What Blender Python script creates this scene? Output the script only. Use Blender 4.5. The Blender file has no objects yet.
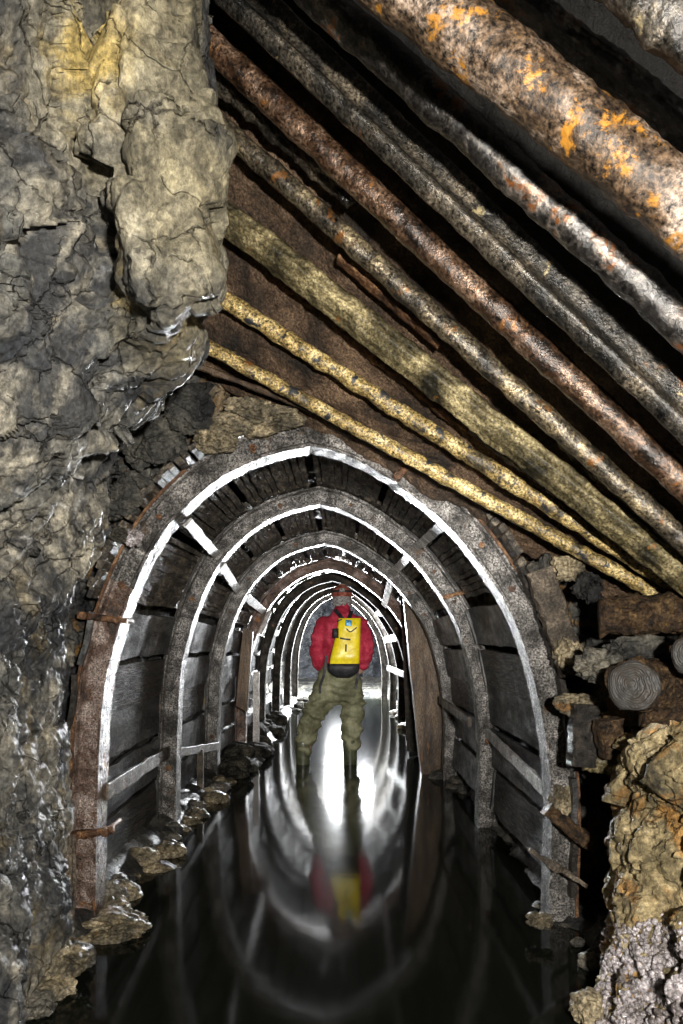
import bpy, bmesh, math, random
from mathutils import Vector, noise, Matrix
random.seed(7)
PI = math.pi
C = bpy.context.scene.collection
ZC = 1.14; F = 683.0; CX = 341.5; HY = 638.0

def P(px, py, Y):
    return Vector(((px-CX)*Y/F, Y, ZC+(HY-py)*Y/F))

# ------------------------------------------------------------------ helpers
def tag(o, label=None, cat=None, group=None, kind=None):
    if label: o['label'] = label
    if cat: o['category'] = cat
    if group: o['group'] = group
    if kind: o['kind'] = kind
    return o

def empty(name, loc, label=None, cat=None, group=None, rz=0):
    o = bpy.data.objects.new(name, None); C.objects.link(o)
    o.location = loc; o.rotation_euler = (0, 0, rz); o.empty_display_size = .1
    return tag(o, label, cat, group)

def mesh_obj(name, verts, faces, mat, parent=None, smooth=True, loc=None):
    """verts in world space; the object's origin is put at loc (or the parent's origin)"""
    me = bpy.data.meshes.new(name)
    off = Vector(parent.location) if parent is not None else (Vector(loc) if loc is not None else Vector((0, 0, 0)))
    if parent is not None and parent.parent is not None:
        off = off + Vector(parent.parent.location)
    me.from_pydata([tuple(Vector(v)-off) for v in verts], [], faces)
    bm = bmesh.new(); bm.from_mesh(me); bmesh.ops.recalc_face_normals(bm, faces=bm.faces); bm.to_mesh(me); bm.free()
    me.polygons.foreach_set('use_smooth', [smooth]*len(me.polygons))
    if mat: me.materials.append(mat)
    o = bpy.data.objects.new(name, me); C.objects.link(o)
    if parent is not None: o.parent = parent
    elif loc is not None: o.location = loc
    return o

def fbm(p, s, o=4, h=.9):
    return noise.fractal(p*s, h, 2.0, o, noise_basis='PERLIN_ORIGINAL')

def nvec(v):
    return Vector((noise.noise(v+Vector((3.7, 9.1, 2.3))), noise.noise(v+Vector((11.9, 4.3, 7.7))), noise.noise(v+Vector((6.1, 1.3, 15.9)))))

def facet(p, s, k=.5, seed=0):
    q = p*s + Vector((seed*3.1, seed*1.7, seed*2.3))
    q = q + .18*nvec(q*.9)
    d, pts = noise.voronoi(q)
    c = pts[0]
    r = nvec(c*13.7+Vector((seed, 4, 2)))
    v = (q-c).dot(r)*1.6
    crack = min(1.0, (d[1]-d[0])*4.0)
    return v*k - (1-crack)*.18

def rockd(p, a=1.0):
    st = Vector((p.x*1.0, p.y*1.0, p.z*1.0))
    return a*(.10*facet(st, 3.2, .8, 1)+.04*fbm(p, 2.6, 3)+.065*facet(st, 8.5, .9, 2)+.028*facet(st, 21, .8, 3)
              + .012*fbm(p, 17, 4)+.006*fbm(p, 55, 2))

def cr(p0, p1, p2, p3, t):
    return .5*((2*p1)+(p2-p0)*t+(2*p0-5*p1+4*p2-p3)*t*t+(3*p1-p0-3*p2+p3)*t*t*t)

def spline(pts, n):
    """catmull-rom through pts, resampled to n points equally along its length"""
    pts = [Vector(p) for p in pts]
    e = [pts[0]*2-pts[1]]+pts+[pts[-1]*2-pts[-2]]
    dense = []
    for i in range(1, len(e)-2):
        for k in range(16): dense.append(cr(e[i-1], e[i], e[i+1], e[i+2], k/16))
    dense.append(pts[-1])
    L = [0]
    for a, b in zip(dense, dense[1:]): L.append(L[-1]+(b-a).length)
    out = []; j = 0
    for i in range(n):
        t = L[-1]*i/(n-1)
        while j < len(L)-2 and L[j+1] < t: j += 1
        u = (t-L[j])/max(1e-9, L[j+1]-L[j])
        out.append(dense[j].lerp(dense[j+1], min(1, max(0, u))))
    return out

def grid_surface(rows, nu, nv, disp=None, along=None):
    """rows: control rows of world points; spline both ways, displace along the normal"""
    R = [spline(r, nu) for r in rows]
    cols = []
    for i in range(nu):
        cols.append(spline([r[i] for r in R], nv))
    g = [[cols[i][j] for i in range(nu)] for j in range(nv)]
    if disp:
        N = []
        for j in range(nv):
            row = []
            for i in range(nu):
                a = g[j][min(nu-1, i+1)]-g[j][max(0, i-1)]; b = g[min(nv-1, j+1)][i]-g[max(0, j-1)][i]
                row.append(a.cross(b).normalized())
            N.append(row)
        g = [[g[j][i]+N[j][i]*disp(g[j][i], i/(nu-1), j/(nv-1)) for i in range(nu)] for j in range(nv)]
    verts = [g[j][i] for j in range(nv) for i in range(nu)]
    faces = [(j*nu+i, j*nu+i+1, (j+1)*nu+i+1, (j+1)*nu+i) for j in range(nv-1) for i in range(nu-1)]
    return verts, faces

def loft(rings, cap=True):
    n = len(rings[0]); verts = [v for r in rings for v in r]; faces = []
    for j in range(len(rings)-1):
        for i in range(n):
            k = (i+1) % n
            faces.append((j*n+i, j*n+k, (j+1)*n+k, (j+1)*n+i))
    if cap:
        faces.append(tuple(range(n))[::-1]); faces.append(tuple((len(rings)-1)*n+i for i in range(n)))
    return verts, faces

def frame_axes(d, up=Vector((0, 0, 1))):
    d = d.normalized()
    if abs(d.dot(up)) > .95: up = Vector((0, 1, 0))
    a = d.cross(up).normalized(); b = a.cross(d).normalized()
    return a, b

def bar(p0, p1, prof, seg=60, lump=0.0, ls=14, rot=0, ends=.0, bend=0.0, taper=1.0, round_n=0):
    """prof: list of 2-D points (m) or a radius; swept p0->p1 with surface lumps"""
    p0 = Vector(p0); p1 = Vector(p1); d = p1-p0; a, b = frame_axes(d)
    if not isinstance(prof, list):
        r = prof; n = round_n or 20
        prof = [(r*math.cos(2*PI*i/n), r*math.sin(2*PI*i/n)) for i in range(n)]
    c, s = math.cos(rot), math.sin(rot)
    prof = [(x*c-y*s, x*s+y*c) for x, y in prof]
    rings = []
    for j in range(seg+1):
        t = j/seg; o = p0+d*t + b*bend*math.sin(PI*t)
        k = 1+(taper-1)*t
        ring = []
        for x, y in prof:
            v = o+a*x*k+b*y*k
            n = (a*x+b*y)
            n = n.normalized() if n.length > 1e-6 else a
            if lump: v = v+n*lump*(fbm(v, ls, 3)+.5*fbm(v, ls*3.3, 2))
            if ends and (j == 0 or j == seg): v = v + d.normalized()*ends*fbm(v, 30, 2)
            ring.append(v)
        rings.append(ring)
    return loft(rings)

def box_between(p0, p1, w, h, up=Vector((0, 0, 1)), seg=1, lump=0, bev=.15):
    """bevelled rectangular bar, w across, h along up"""
    a, b = w/2, h/2; e = min(a, b)*bev*2
    prof = [(a-e, -b), (a, -b+e), (a, b-e), (a-e, b), (-a+e, b), (-a, b-e), (-a, -b+e), (-a+e, -b)]
    p0 = Vector(p0); p1 = Vector(p1); d = p1-p0; x, y = frame_axes(d, up)
    rings = []
    for j in range(seg+1):
        o = p0+d*j/seg; r = []
        for u, v in prof:
            q = o+x*u+y*v
            if lump: q = q+(x*u+y*v).normalized()*lump*(fbm(q, 9, 3)+.6*fbm(q, 40, 2))
            r.append(q)
        rings.append(r)
    return loft(rings)

def join(parts):
    V = []; Fc = []
    for v, f in parts:
        o = len(V); V += list(v); Fc += [tuple(i+o for i in q) for q in f]
    return V, Fc

def rotate_vf(vf, M, off):
    return [M @ v+off for v in vf[0]], vf[1]

def stone(center, size, seed, sub=4, rough=.7):
    bm = bmesh.new(); bmesh.ops.create_icosphere(bm, subdivisions=sub, radius=1)
    sv = Vector((seed*3.3, seed*1.9, seed*.7)); V = []
    for v in bm.verts:
        p = v.co.copy(); q = p+sv
        k = 1+rough*(.45*facet(q, 1.1, .9, seed % 9)+.22*facet(q, 3.0, .8, 5)+.07*fbm(q, 5, 3))
        p = p*max(.35, k)
        V.append(Vector((p.x*size[0], p.y*size[1], p.z*size[2]))+Vector(center))
    Fc = [tuple(v.index for v in f.verts) for f in bm.faces]; bm.free()
    return V, Fc

# ------------------------------------------------------------------ materials
def newmat(name):
    m = bpy.data.materials.new(name); m.use_nodes = True
    nt = m.node_tree; nt.nodes.clear()
    out = nt.nodes.new('ShaderNodeOutputMaterial'); b = nt.nodes.new('ShaderNodeBsdfPrincipled')
    nt.links.new(b.outputs[0], out.inputs[0])
    return m, nt, b

class NB:
    def __init__(s, nt, scale=(1, 1, 1), rot=(0, 0, 0), coord='pos'):
        s.nt = nt
        if coord == 'pos':
            g = nt.nodes.new('ShaderNodeNewGeometry'); src = g.outputs['Position']
        else:
            g = nt.nodes.new('ShaderNodeTexCoord'); src = g.outputs['Object']
        mp = nt.nodes.new('ShaderNodeMapping'); mp.inputs['Scale'].default_value = scale; mp.inputs['Rotation'].default_value = rot
        nt.links.new(src, mp.inputs[0]); s.v = mp.outputs[0]; s.raw = src
    def noise(s, sc, det=6, rough=.6, dist=0, vec=None):
        n = s.nt.nodes.new('ShaderNodeTexNoise'); n.inputs['Scale'].default_value = sc; n.inputs['Detail'].default_value = det
        n.inputs['Roughness'].default_value = rough; n.inputs['Distortion'].default_value = dist
        s.nt.links.new(vec or s.v, n.inputs['Vector']); return n.outputs['Fac']
    def vor(s, sc, feat='F1', out='Distance'):
        n = s.nt.nodes.new('ShaderNodeTexVoronoi'); n.feature = feat; n.inputs['Scale'].default_value = sc
        s.nt.links.new(s.v, n.inputs['Vector']); return n.outputs[out]
    def ramp(s, fac, stops, interp='LINEAR'):
        r = s.nt.nodes.new('ShaderNodeValToRGB'); cr_ = r.color_ramp; cr_.interpolation = interp
        while len(cr_.elements) > 1: cr_.elements.remove(cr_.elements[-1])
        for i, (p, c) in enumerate(stops):
            e = cr_.elements[0] if i == 0 else cr_.elements.new(p)
            e.position = p; e.color = (c, c, c, 1) if isinstance(c, (int, float)) else (*c, 1)
        s.nt.links.new(fac, r.inputs[0]); return r.outputs[0]
    def mix(s, fac, a, b, mode='MIX'):
        m = s.nt.nodes.new('ShaderNodeMix'); m.data_type = 'RGBA'; m.blend_type = mode
        for sock, v in ((m.inputs[0], fac), (m.inputs[6], a), (m.inputs[7], b)):
            if isinstance(v, (int, float)): sock.default_value = v
            elif isinstance(v, tuple): sock.default_value = (*v, 1)
            else: s.nt.links.new(v, sock)
        return m.outputs[2]
    def math(s, op, a, b=0.0):
        m = s.nt.nodes.new('ShaderNodeMath'); m.operation = op
        for i, v in enumerate((a, b)):
            if isinstance(v, (int, float)): m.inputs[i].default_value = v
            else: s.nt.links.new(v, m.inputs[i])
        return m.outputs[0]
    def bump(s, h, strength, dist=.01, prev=None):
        b = s.nt.nodes.new('ShaderNodeBump'); b.inputs['Strength'].default_value = strength; b.inputs['Distance'].default_value = dist
        s.nt.links.new(h, b.inputs['Height'])
        if prev: s.nt.links.new(prev, b.inputs['Normal'])
        return b.outputs[0]
    def region(s, center, radius, soft=1.0):
        """1 inside a blob around a world point, falling to 0"""
        d = s.nt.nodes.new('ShaderNodeVectorMath'); d.operation = 'DISTANCE'
        s.nt.links.new(s.raw, d.inputs[0]); d.inputs[1].default_value = center
        w = s.math('ADD', d.outputs['Value'], s.math('MULTIPLY', s.math('SUBTRACT', s.noise(4, 5), .5), radius*1.2))
        mr = s.nt.nodes.new('ShaderNodeMapRange'); mr.inputs[1].default_value = radius; mr.inputs[2].default_value = radius*(1-.6*soft)
        mr.inputs[3].default_value = 0; mr.inputs[4].default_value = 1
        s.nt.links.new(w, mr.inputs[0]); return mr.outputs[0]

def link(nt, a, b): nt.links.new(a, b)

def generic(name, cols, sc=6, rough=(.3, .6), metal=0, bump_s=.5, bump_d=.01, bsc=60, scale=(1, 1, 1), rot=(0, 0, 0), spots=None, spec=.5, blot=None, coord='pos', speck=.6, coat=0):
    """cols: three or four colours spread over a noise; spots: (colour, scale, threshold)"""
    m, nt, b = newmat(name); n = NB(nt, scale, rot, coord)
    f = n.noise(sc, 9, .65, .4)
    k = len(cols); stops = [(.37+.27*i/(k-1), c) for i, c in enumerate(cols)]
    col = n.ramp(f, stops)
    fine = n.noise(bsc, 6, .7)
    col = n.mix(1.0, col, n.ramp(fine, [(.38, 1-speck), (.5, 1.0), (.64, 1+speck*1.6)]), 'MULTIPLY')
    for sp in (spots or []):
        msk = n.ramp(n.noise(sp[1], 7, .7, .3), [(sp[2], 0.0), (sp[2]+.06, 1.0)])
        col = n.mix(msk, col, sp[0])
    link(nt, col, b.inputs['Base Color'])
    r = n.ramp(n.noise(sc*3, 5), [(.35, rough[0]), (.65, rough[1])]); link(nt, r, b.inputs['Roughness'])
    b.inputs['Metallic'].default_value = metal; b.inputs['Specular IOR Level'].default_value = spec
    if coat: b.inputs['Coat Weight'].default_value = coat; b.inputs['Coat Roughness'].default_value = .30
    h1 = n.bump(fine, bump_s, bump_d)
    h2 = n.bump(n.noise(bsc*.3, 6, .6), bump_s, bump_d*2.2, h1)
    link(nt, h2, b.inputs['Normal']); link(nt, h2, b.inputs['Coat Normal'])
    if name == 'brown_roof_earth':  # shade in the gaps between the near poles, painted black into the earth colour
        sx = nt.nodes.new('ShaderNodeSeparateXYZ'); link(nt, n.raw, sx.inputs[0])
        near_shade = n.math('ADD', sx.outputs['Y'], n.math('MULTIPLY', n.math('SUBTRACT', n.noise(3, 5), .5), .5))
        col = n.mix(n.ramp(n.math('MULTIPLY', near_shade, .4), [(.70, 1.0), (.80, 0.0)]), col, (.006, .005, .004))
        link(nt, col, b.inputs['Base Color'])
    return m

def rock_material(name, mode='left'):
    m, nt, b = newmat(name); n = NB(nt)
    f = n.noise(3.2, 10, .70, .3); f2 = n.noise(9, 8, .7, .5); fine = n.noise(70, 6, .75)
    if mode == 'left':
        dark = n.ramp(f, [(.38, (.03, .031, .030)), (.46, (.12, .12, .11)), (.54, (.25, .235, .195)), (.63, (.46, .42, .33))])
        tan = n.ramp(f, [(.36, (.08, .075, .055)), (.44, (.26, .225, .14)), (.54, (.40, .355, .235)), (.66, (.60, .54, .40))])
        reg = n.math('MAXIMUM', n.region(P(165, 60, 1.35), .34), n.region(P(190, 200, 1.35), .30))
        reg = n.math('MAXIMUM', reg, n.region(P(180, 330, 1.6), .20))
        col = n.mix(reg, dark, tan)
        och = n.ramp(n.noise(5.5, 7, .6, .6), [(.56, 0.0), (.68, 1.0)])
        col = n.mix(n.math('MULTIPLY', och, .55), col, (.33, .24, .085))
        # ochre streak on the upper block
        och2 = n.math('MULTIPLY', n.math('MAXIMUM', n.region(P(95, 70, 1.35), .14), n.region(P(122, 270, 1.4), .10)), n.ramp(f2, [(.44, 0.0), (.56, 1.0)]))
        col = n.mix(och2, col, (.60, .45, .16))
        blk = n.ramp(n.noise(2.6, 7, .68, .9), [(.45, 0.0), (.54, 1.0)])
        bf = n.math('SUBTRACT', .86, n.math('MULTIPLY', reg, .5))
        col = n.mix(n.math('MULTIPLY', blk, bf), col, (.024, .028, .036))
        # calcite veins
        vein = n.ramp(n.vor(5.0, 'DISTANCE_TO_EDGE'), [(.0, 1.0), (.045, 0.0)])
        vr = n.math('MULTIPLY', vein, n.math('MAXIMUM', n.region(P(40, 480, 1.8), .30), n.region(P(118, 250, 1.4), .13)))
        col = n.mix(n.math('MULTIPLY', vr, n.ramp(f2, [(.45, 0.0), (.55, 1.0)])), col, (.80, .80, .78))
    elif mode == 'black':
        col = n.ramp(f, [(.38, (.003, .004, .005)), (.55, (.012, .014, .018)), (.66, (.03, .034, .042))])
    elif mode == 'right':
        col = n.ramp(f, [(.37, (.05, .045, .033)), (.45, (.26, .21, .11)), (.54, (.58, .46, .25)), (.64, (.85, .74, .52))])
        och = n.ramp(n.noise(6, 7, .6, .6), [(.52, 0.0), (.60, 1.0)])
        col = n.mix(n.math('MULTIPLY', och, .8), col, (.50, .25, .06))
        gr = n.ramp(n.noise(4.2, 6, .6, 1.0), [(.56, 0.0), (.66, 1.0)])
        col = n.mix(n.math('MULTIPLY', gr, .7), col, (.16, .17, .15))
    elif mode == 'portal':
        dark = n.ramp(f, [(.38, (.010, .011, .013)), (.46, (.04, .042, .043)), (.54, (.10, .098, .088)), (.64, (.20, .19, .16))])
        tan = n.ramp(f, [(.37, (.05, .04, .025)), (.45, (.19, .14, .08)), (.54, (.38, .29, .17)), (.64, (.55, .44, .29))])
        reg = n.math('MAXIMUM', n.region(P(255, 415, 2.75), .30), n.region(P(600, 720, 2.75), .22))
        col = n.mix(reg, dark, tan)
        och = n.ramp(n.noise(7, 7, .6, .6), [(.55, 0.0), (.62, 1.0)])
        col = n.mix(n.math('MULTIPLY', och, .6), col, (.34, .18, .05))
    else:
        col = n.ramp(f, [(.38, (.010, .011, .012)), (.46, (.035, .035, .034)), (.55, (.085, .082, .072)), (.66, (.16, .15, .12))])
    ns = NB(nt, (1, 1, .42), (0, .6, 0)); mid = ns.noise(24, 9, .78)
    wv = nt.nodes.new('ShaderNodeVectorMath'); wv.operation = 'ADD'; nc = nt.nodes.new('ShaderNodeTexNoise'); nc.inputs['Scale'].default_value = 5; nc.inputs['Detail'].default_value = 6
    link(nt, n.v, nc.inputs['Vector']); sc_ = nt.nodes.new('ShaderNodeVectorMath'); sc_.operation = 'SCALE'; sc_.inputs['Scale'].default_value = .22
    link(nt, nc.outputs['Color'], sc_.inputs[0]); link(nt, n.v, wv.inputs[0]); link(nt, sc_.outputs[0], wv.inputs[1])
    vc = nt.nodes.new('ShaderNodeTexVoronoi'); vc.feature = 'DISTANCE_TO_EDGE'; vc.inputs['Scale'].default_value = 7; link(nt, wv.outputs[0], vc.inputs['Vector'])
    crack = n.ramp(vc.outputs['Distance'], [(.0, 1.0), (.022, 0.0)])
    crack = n.math('MULTIPLY', crack, n.ramp(n.noise(6, 4), [(.44, 0.0), (.54, 1.0)]))
    col = n.mix(n.math('MULTIPLY', crack, .6), col, (.012, .012, .012))
    col = n.mix(1.0, col, n.ramp(mid, [(.38, .5), (.5, 1.0), (.62, 1.4)]), 'MULTIPLY')
    col = n.mix(1.0, col, n.ramp(fine, [(.38, .5), (.5, 1.0), (.64, 1.6)]), 'MULTIPLY')
    link(nt, col, b.inputs['Base Color'])
    link(nt, n.ramp(n.noise(7, 6, .7), [(.40, .34), (.60, .70)]), b.inputs['Roughness'])
    b.inputs['Specular IOR Level'].default_value = .42
    h = n.bump(fine, .6, .009)
    h = n.bump(mid, .8, .025, h)
    h = n.bump(n.math('SUBTRACT', 1.0, crack), .9, .03, h)
    link(nt, h, b.inputs['Normal'])
    return m

M = {}
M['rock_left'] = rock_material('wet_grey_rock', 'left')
M['rock_right'] = rock_material('ochre_rock', 'right')
M['rock_black'] = rock_material('black_gallery_rock', 'black')
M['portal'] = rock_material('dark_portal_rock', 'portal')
M['rock_dark'] = rock_material('dark_tunnel_rock', 'dark')
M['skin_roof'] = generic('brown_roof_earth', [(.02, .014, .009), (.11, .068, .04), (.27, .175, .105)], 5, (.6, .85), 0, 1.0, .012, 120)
M['arch'] = generic('grainy_arch_steel', [(.045, .042, .038), (.17, .16, .15), (.40, .38, .36)], 9, (.36, .62), .0, 1.0, .008, 130, speck=.95,
                    spots=[((.13, .085, .055), 6, .60), ((.02, .02, .02), 70, .545)], spec=.5)
M['arch_rust'] = generic('rusty_arch_steel', [(.03, .02, .015), (.14, .085, .06), (.42, .34, .30)], 10, (.2, .45), .2, 1.0, .008, 150, speck=.9, coat=.5,
                         spots=[((.30, .12, .03), 8, .60)], spec=.8)
M['black_iron'] = generic('black_wet_iron', [(.01, .01, .01), (.03, .028, .026), (.08, .065, .05)], 12, (.3, .5), .1, .8, .004, 160)
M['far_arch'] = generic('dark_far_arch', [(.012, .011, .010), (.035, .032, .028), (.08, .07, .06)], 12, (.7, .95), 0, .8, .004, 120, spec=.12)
M['rust'] = generic('orange_rust', [(.02, .012, .008), (.11, .05, .022), (.27, .15, .07)], 16, (.35, .7), .1, .8, .005, 160)
M['pipe_yellow'] = generic('flaking_yellow_pipe', [(.07, .055, .03), (.42, .30, .11), (.75, .60, .29)], 11, (.28, .6), .1, .55, 0.004, 120,
                           speck=.95, coat=.45, spots=[((.03, .033, .04), 17, .55), ((.22, .09, .025), 8, .62)], spec=.6)
M['pipe_grey'] = generic('wet_grey_pipe', [(.02, .019, .017), (.13, .105, .07), (.42, .33, .19)], 9, (.2, .42), 0.45, .55, 0.004, 110,
                         speck=.95, coat=.45, spots=[((.28, .12, .03), 12, .60)], spec=.8)
M['pipe_brown'] = generic('rust_brown_pipe', [(.015, .009, .006), (.085, .045, .024), (.27, .175, .115)], 10, (.2, .42), 0.45, .55, 0.004, 110,
                          speck=.95, coat=.7, spots=[((.36, .15, .035), 16, .60)], spec=.8)
M['pipe_dark'] = generic('blackened_pipe', [(.006, .006, .007), (.03, .027, .025), (.20, .175, .15)], 9, (.16, .36), 0.5, .55, 0.004, 90,
                         speck=.95, coat=.7, spots=[((.30, .10, .015), 9, .57)], spec=.9)
M['log_big'] = generic('mineral_crusted_log', [(.016, .010, .006), (.085, .055, .033), (.26, .20, .155)], 8, (.3, .55), .12, .55, .004, 100, speck=.95, coat=.2, spots=[((.45, .20, .025), 13, .568), ((.03, .025, .02), 9, .60)], spec=.45)
M['timber_olive'] = generic('olive_timber', [(.02, .018, .011), (.135, .11, .055), (.46, .38, .20)], 7, (.3, .6), 0, .55, 0.004, 110, speck=.7,
                            spots=[((.34, .14, .03), 8, .62)])
M['rail'] = generic('old_rail_steel', [(.012, .012, .011), (.055, .048, .038), (.19, .155, .11)], 9, (.2, .42), 0.45, .55, 0.004, 120,
                    speck=.95, coat=.45, spots=[((.45, .36, .19), 14, .64), ((.24, .10, .03), 8, .62)], spec=.8)
M['wood_dark'] = generic('wet_black_wood', [(.010, .009, .008), (.030, .026, .022), (.075, .062, .048)], 10, (.3, .6), 0, .8, .006, 120, scale=(3, .4, 3))
M['lath'] = generic('wet_lath', [(.010, .009, .008), (.06, .05, .038), (.24, .20, .145)], 18, (.4, .7), 0, .9, .006, 120, scale=(1.5, .5, 1.5),
                    spots=[((.16, .10, .03), 14, .63)], spec=.7)
M['board'] = generic('slimy_grey_board', [(.010, .010, .010), (.03, .03, .03), (.11, .11, .11)], 5, (.3, .6), 0, .6, .006, 90, scale=(1, .4, 1),
                     spots=[((.15, .10, .035), 7, .63)], spec=.6)
M['board_brown'] = generic('brown_board', [(.03, .02, .013), (.09, .058, .035), (.16, .115, .075)], 4, (.4, .7), 0, .7, .005, 90, scale=(3, 3, .6),
                           spots=[((.18, .08, .03), 5, .60)])
M['strut'] = generic('pale_strut_steel', [(.30, .29, .28), (.50, .49, .47), (.70, .69, .67)], 12, (.4, .7), .1, .9, .005, 190,
                     spots=[((.05, .045, .04), 30, .60)])
M['strut_wood'] = generic('strut_timber', [(.025, .02, .015), (.09, .07, .05), (.19, .155, .115)], 8, (.4, .7), 0, .8, .006, 110)
M['log_bark'] = generic('rotten_bark', [(.018, .012, .008), (.085, .048, .022), (.20, .125, .055)], 22, (.4, .75), 0, 1.2, .014, 90,
                        spots=[((.42, .26, .05), 20, .66)])
M['stone'] = generic('bank_stone', [(.03, .027, .02), (.15, .125, .08), (.40, .33, .21)], 8, (.3, .6), 0, .8, .008, 80, spots=[((.32, .15, .04), 7, .62)])
M['stone_black'] = generic('black_bank_stone', [(.008, .008, .007), (.03, .028, .024), (.07, .065, .05)], 8, (.8, .95), 0, .8, .008, 80, spec=.05)
M['stone_dark'] = generic('dark_bank_stone', [(.02, .02, .018), (.085, .08, .066), (.20, .18, .14)], 8, (.35, .6), 0, .8, .008, 80)
M['crystal'] = generic('wet_knobbly_flowstone', [(.14, .12, .11), (.42, .38, .39), (.80, .75, .78)], 14, (.08, .25), 0, .8, .006, 90, spec=1.0)
M['jacket'] = generic('crimson_fleece', [(.26, .014, .03), (.42, .03, .06), (.55, .07, .11)],  9, (.75, .9), 0, .3, .004, 60, spec=.2, speck=.12)
M['trousers'] = generic('olive_waders', [(.10, .10, .055), (.19, .19, .11), (.29, .28, .18)],  6, (.5, .8), 0, .4, .006, 50, spec=.3, speck=.12)
M['boot'] = generic('olive_rubber_boot', [(.04, .045, .025), (.07, .075, .04), (.11, .11, .07)],  6, (.25, .5), 0, .2, .003, 50, speck=.12)
M['bag'] = generic('yellow_tarpaulin', [(.80, .60, .008), (.90, .70, .012), (.95, .78, .03)],  6, (.3, .5), 0, .25, .004, 30, speck=.12)
M['webbing'] = generic('black_webbing', [(.008, .008, .009), (.015, .015, .017), (.03, .03, .033)], 20, (.5, .7), 0, .4, .002, 300)
M['blue'] = generic('blue_tag', [(.05, .22, .42), (.09, .33, .58), (.30, .55, .75)], 30, (.3, .5), 0, .1, .001, 60)
M['helmet'] = generic('scuffed_red_helmet', [(.10, .03, .02), (.26, .06, .04), (.36, .16, .11)],  18, (.3, .5), 0, .2, .002, 60, speck=.12)
M['hair'] = generic('grey_hair', [(.10, .09, .085), (.24, .23, .22), (.40, .38, .37)], 60, (.5, .8), 0, 1.0, .004, 220)
M['skin'] = generic('skin', [(.42, .22, .16), (.52, .29, .21), (.58, .35, .27)],  12, (.4, .6), 0, .2, .001, 90, speck=.12)

def water_mat():
    m, nt, b = newmat('black_mine_water'); n = NB(nt, (1, 1, 1))
    b.inputs['Base Color'].default_value = (.006, .007, .005, 1)
    b.inputs['IOR'].default_value = 1.333; b.inputs['Roughness'].default_value = .085
    b.inputs['Specular IOR Level'].default_value = .5
    n2 = NB(nt, (1, .8, 1))
    h = n2.noise(3.2, 3, .5, .3)
    f = n2.noise(11, 3, .5)
    b1 = n2.bump(h, .06, .02)
    b2 = n2.bump(f, .04, .006, b1)
    link(nt, b2, b.inputs['Normal'])
    return m
M['water'] = water_mat()

# ------------------------------------------------------------------ arch shape (metres, z relative to camera height)
ARCH = [(-1.085, -1.36), (-1.085, -1.0), (-1.078, -.65), (-1.057, -.25), (-1.008, -.008), (-.927, .235), (-.814, .457), (-.672, .62), (-.51, .745),
        (-.328, .825), (-.125, .872), (.02, .838), (.178, .765), (.36, .64), (.522, .498), (.664, .316), (.785, .113), (.866, -.13), (.922, -.413), (.943, -.70), (.935, -1.0), (.93, -1.36)]
def arch_curve(n=120, dz=0, dx=0, wob=0, apex=-.12, kx=1.0):
    pts = []
    for x, z in ARCH:
        w = max(0, z+.2)
        pts.append(Vector((x*kx+dx, 0, z+ZC+dz*(1 if z > -.3 else max(0, (z+1.3)/1.0)))))
    # two splines meeting in a blunt point at the crown
    k = 10
    L = spline(pts[:k+1], n//2+1); R = spline(pts[k:], n-n//2)
    return L+R[1:]
ARCHES = [  # Y, dz, dx, kx
    (2.72, 0.0, 0, 1.0), (4.08, .035, -.01, 1.0), (5.46, -.01, -.012, 1.0), (6.85, -.075, .0, .985), (8.2, -.08, .01, .96), (9.6, -.04, .03, .93),
    (11.0, -.03, .04, .90), (12.4, -.02, .03, .86)]

def normals2d(c):
    N = []
    for i in range(len(c)):
        t = (c[min(len(c)-1, i+1)]-c[max(0, i-1)]).normalized()
        N.append(Vector((-t.z, 0, t.x)))       # outward (left of travel going up the left side)
    return N

def sweep_profile(curve, N, i0, i1, prof, Y, lump=.0):
    rings = []
    for i in range(i0, i1+1):
        rings.append([Vector((curve[i].x, Y+y, curve[i].z))+N[i]*n for n, y in prof])
    if lump:
        rings = [[v+Vector((fbm(v, 30, 2), 0, fbm(v+Vector((5, 0, 0)), 30, 2)))*lump for v in r] for r in rings]
    return loft(rings)

BEAM = [(0, 0), (0, .12), (-.105, .12), (-.105, 0), (-.096, 0), (-.092, .026), (-.018, .026), (-.012, 0)]
def bolt(p, d, r=.011, L=.014):
    """hex bolt head on a washer"""
    d = d.normalized()
    V, Fc = bar(p-d*.004, p+d*.003, r*1.5, seg=1, round_n=12)
    V2, F2 = bar(p, p+d*L, r, seg=1, round_n=6)
    return join([(V, Fc), (V2, F2)])

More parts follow.
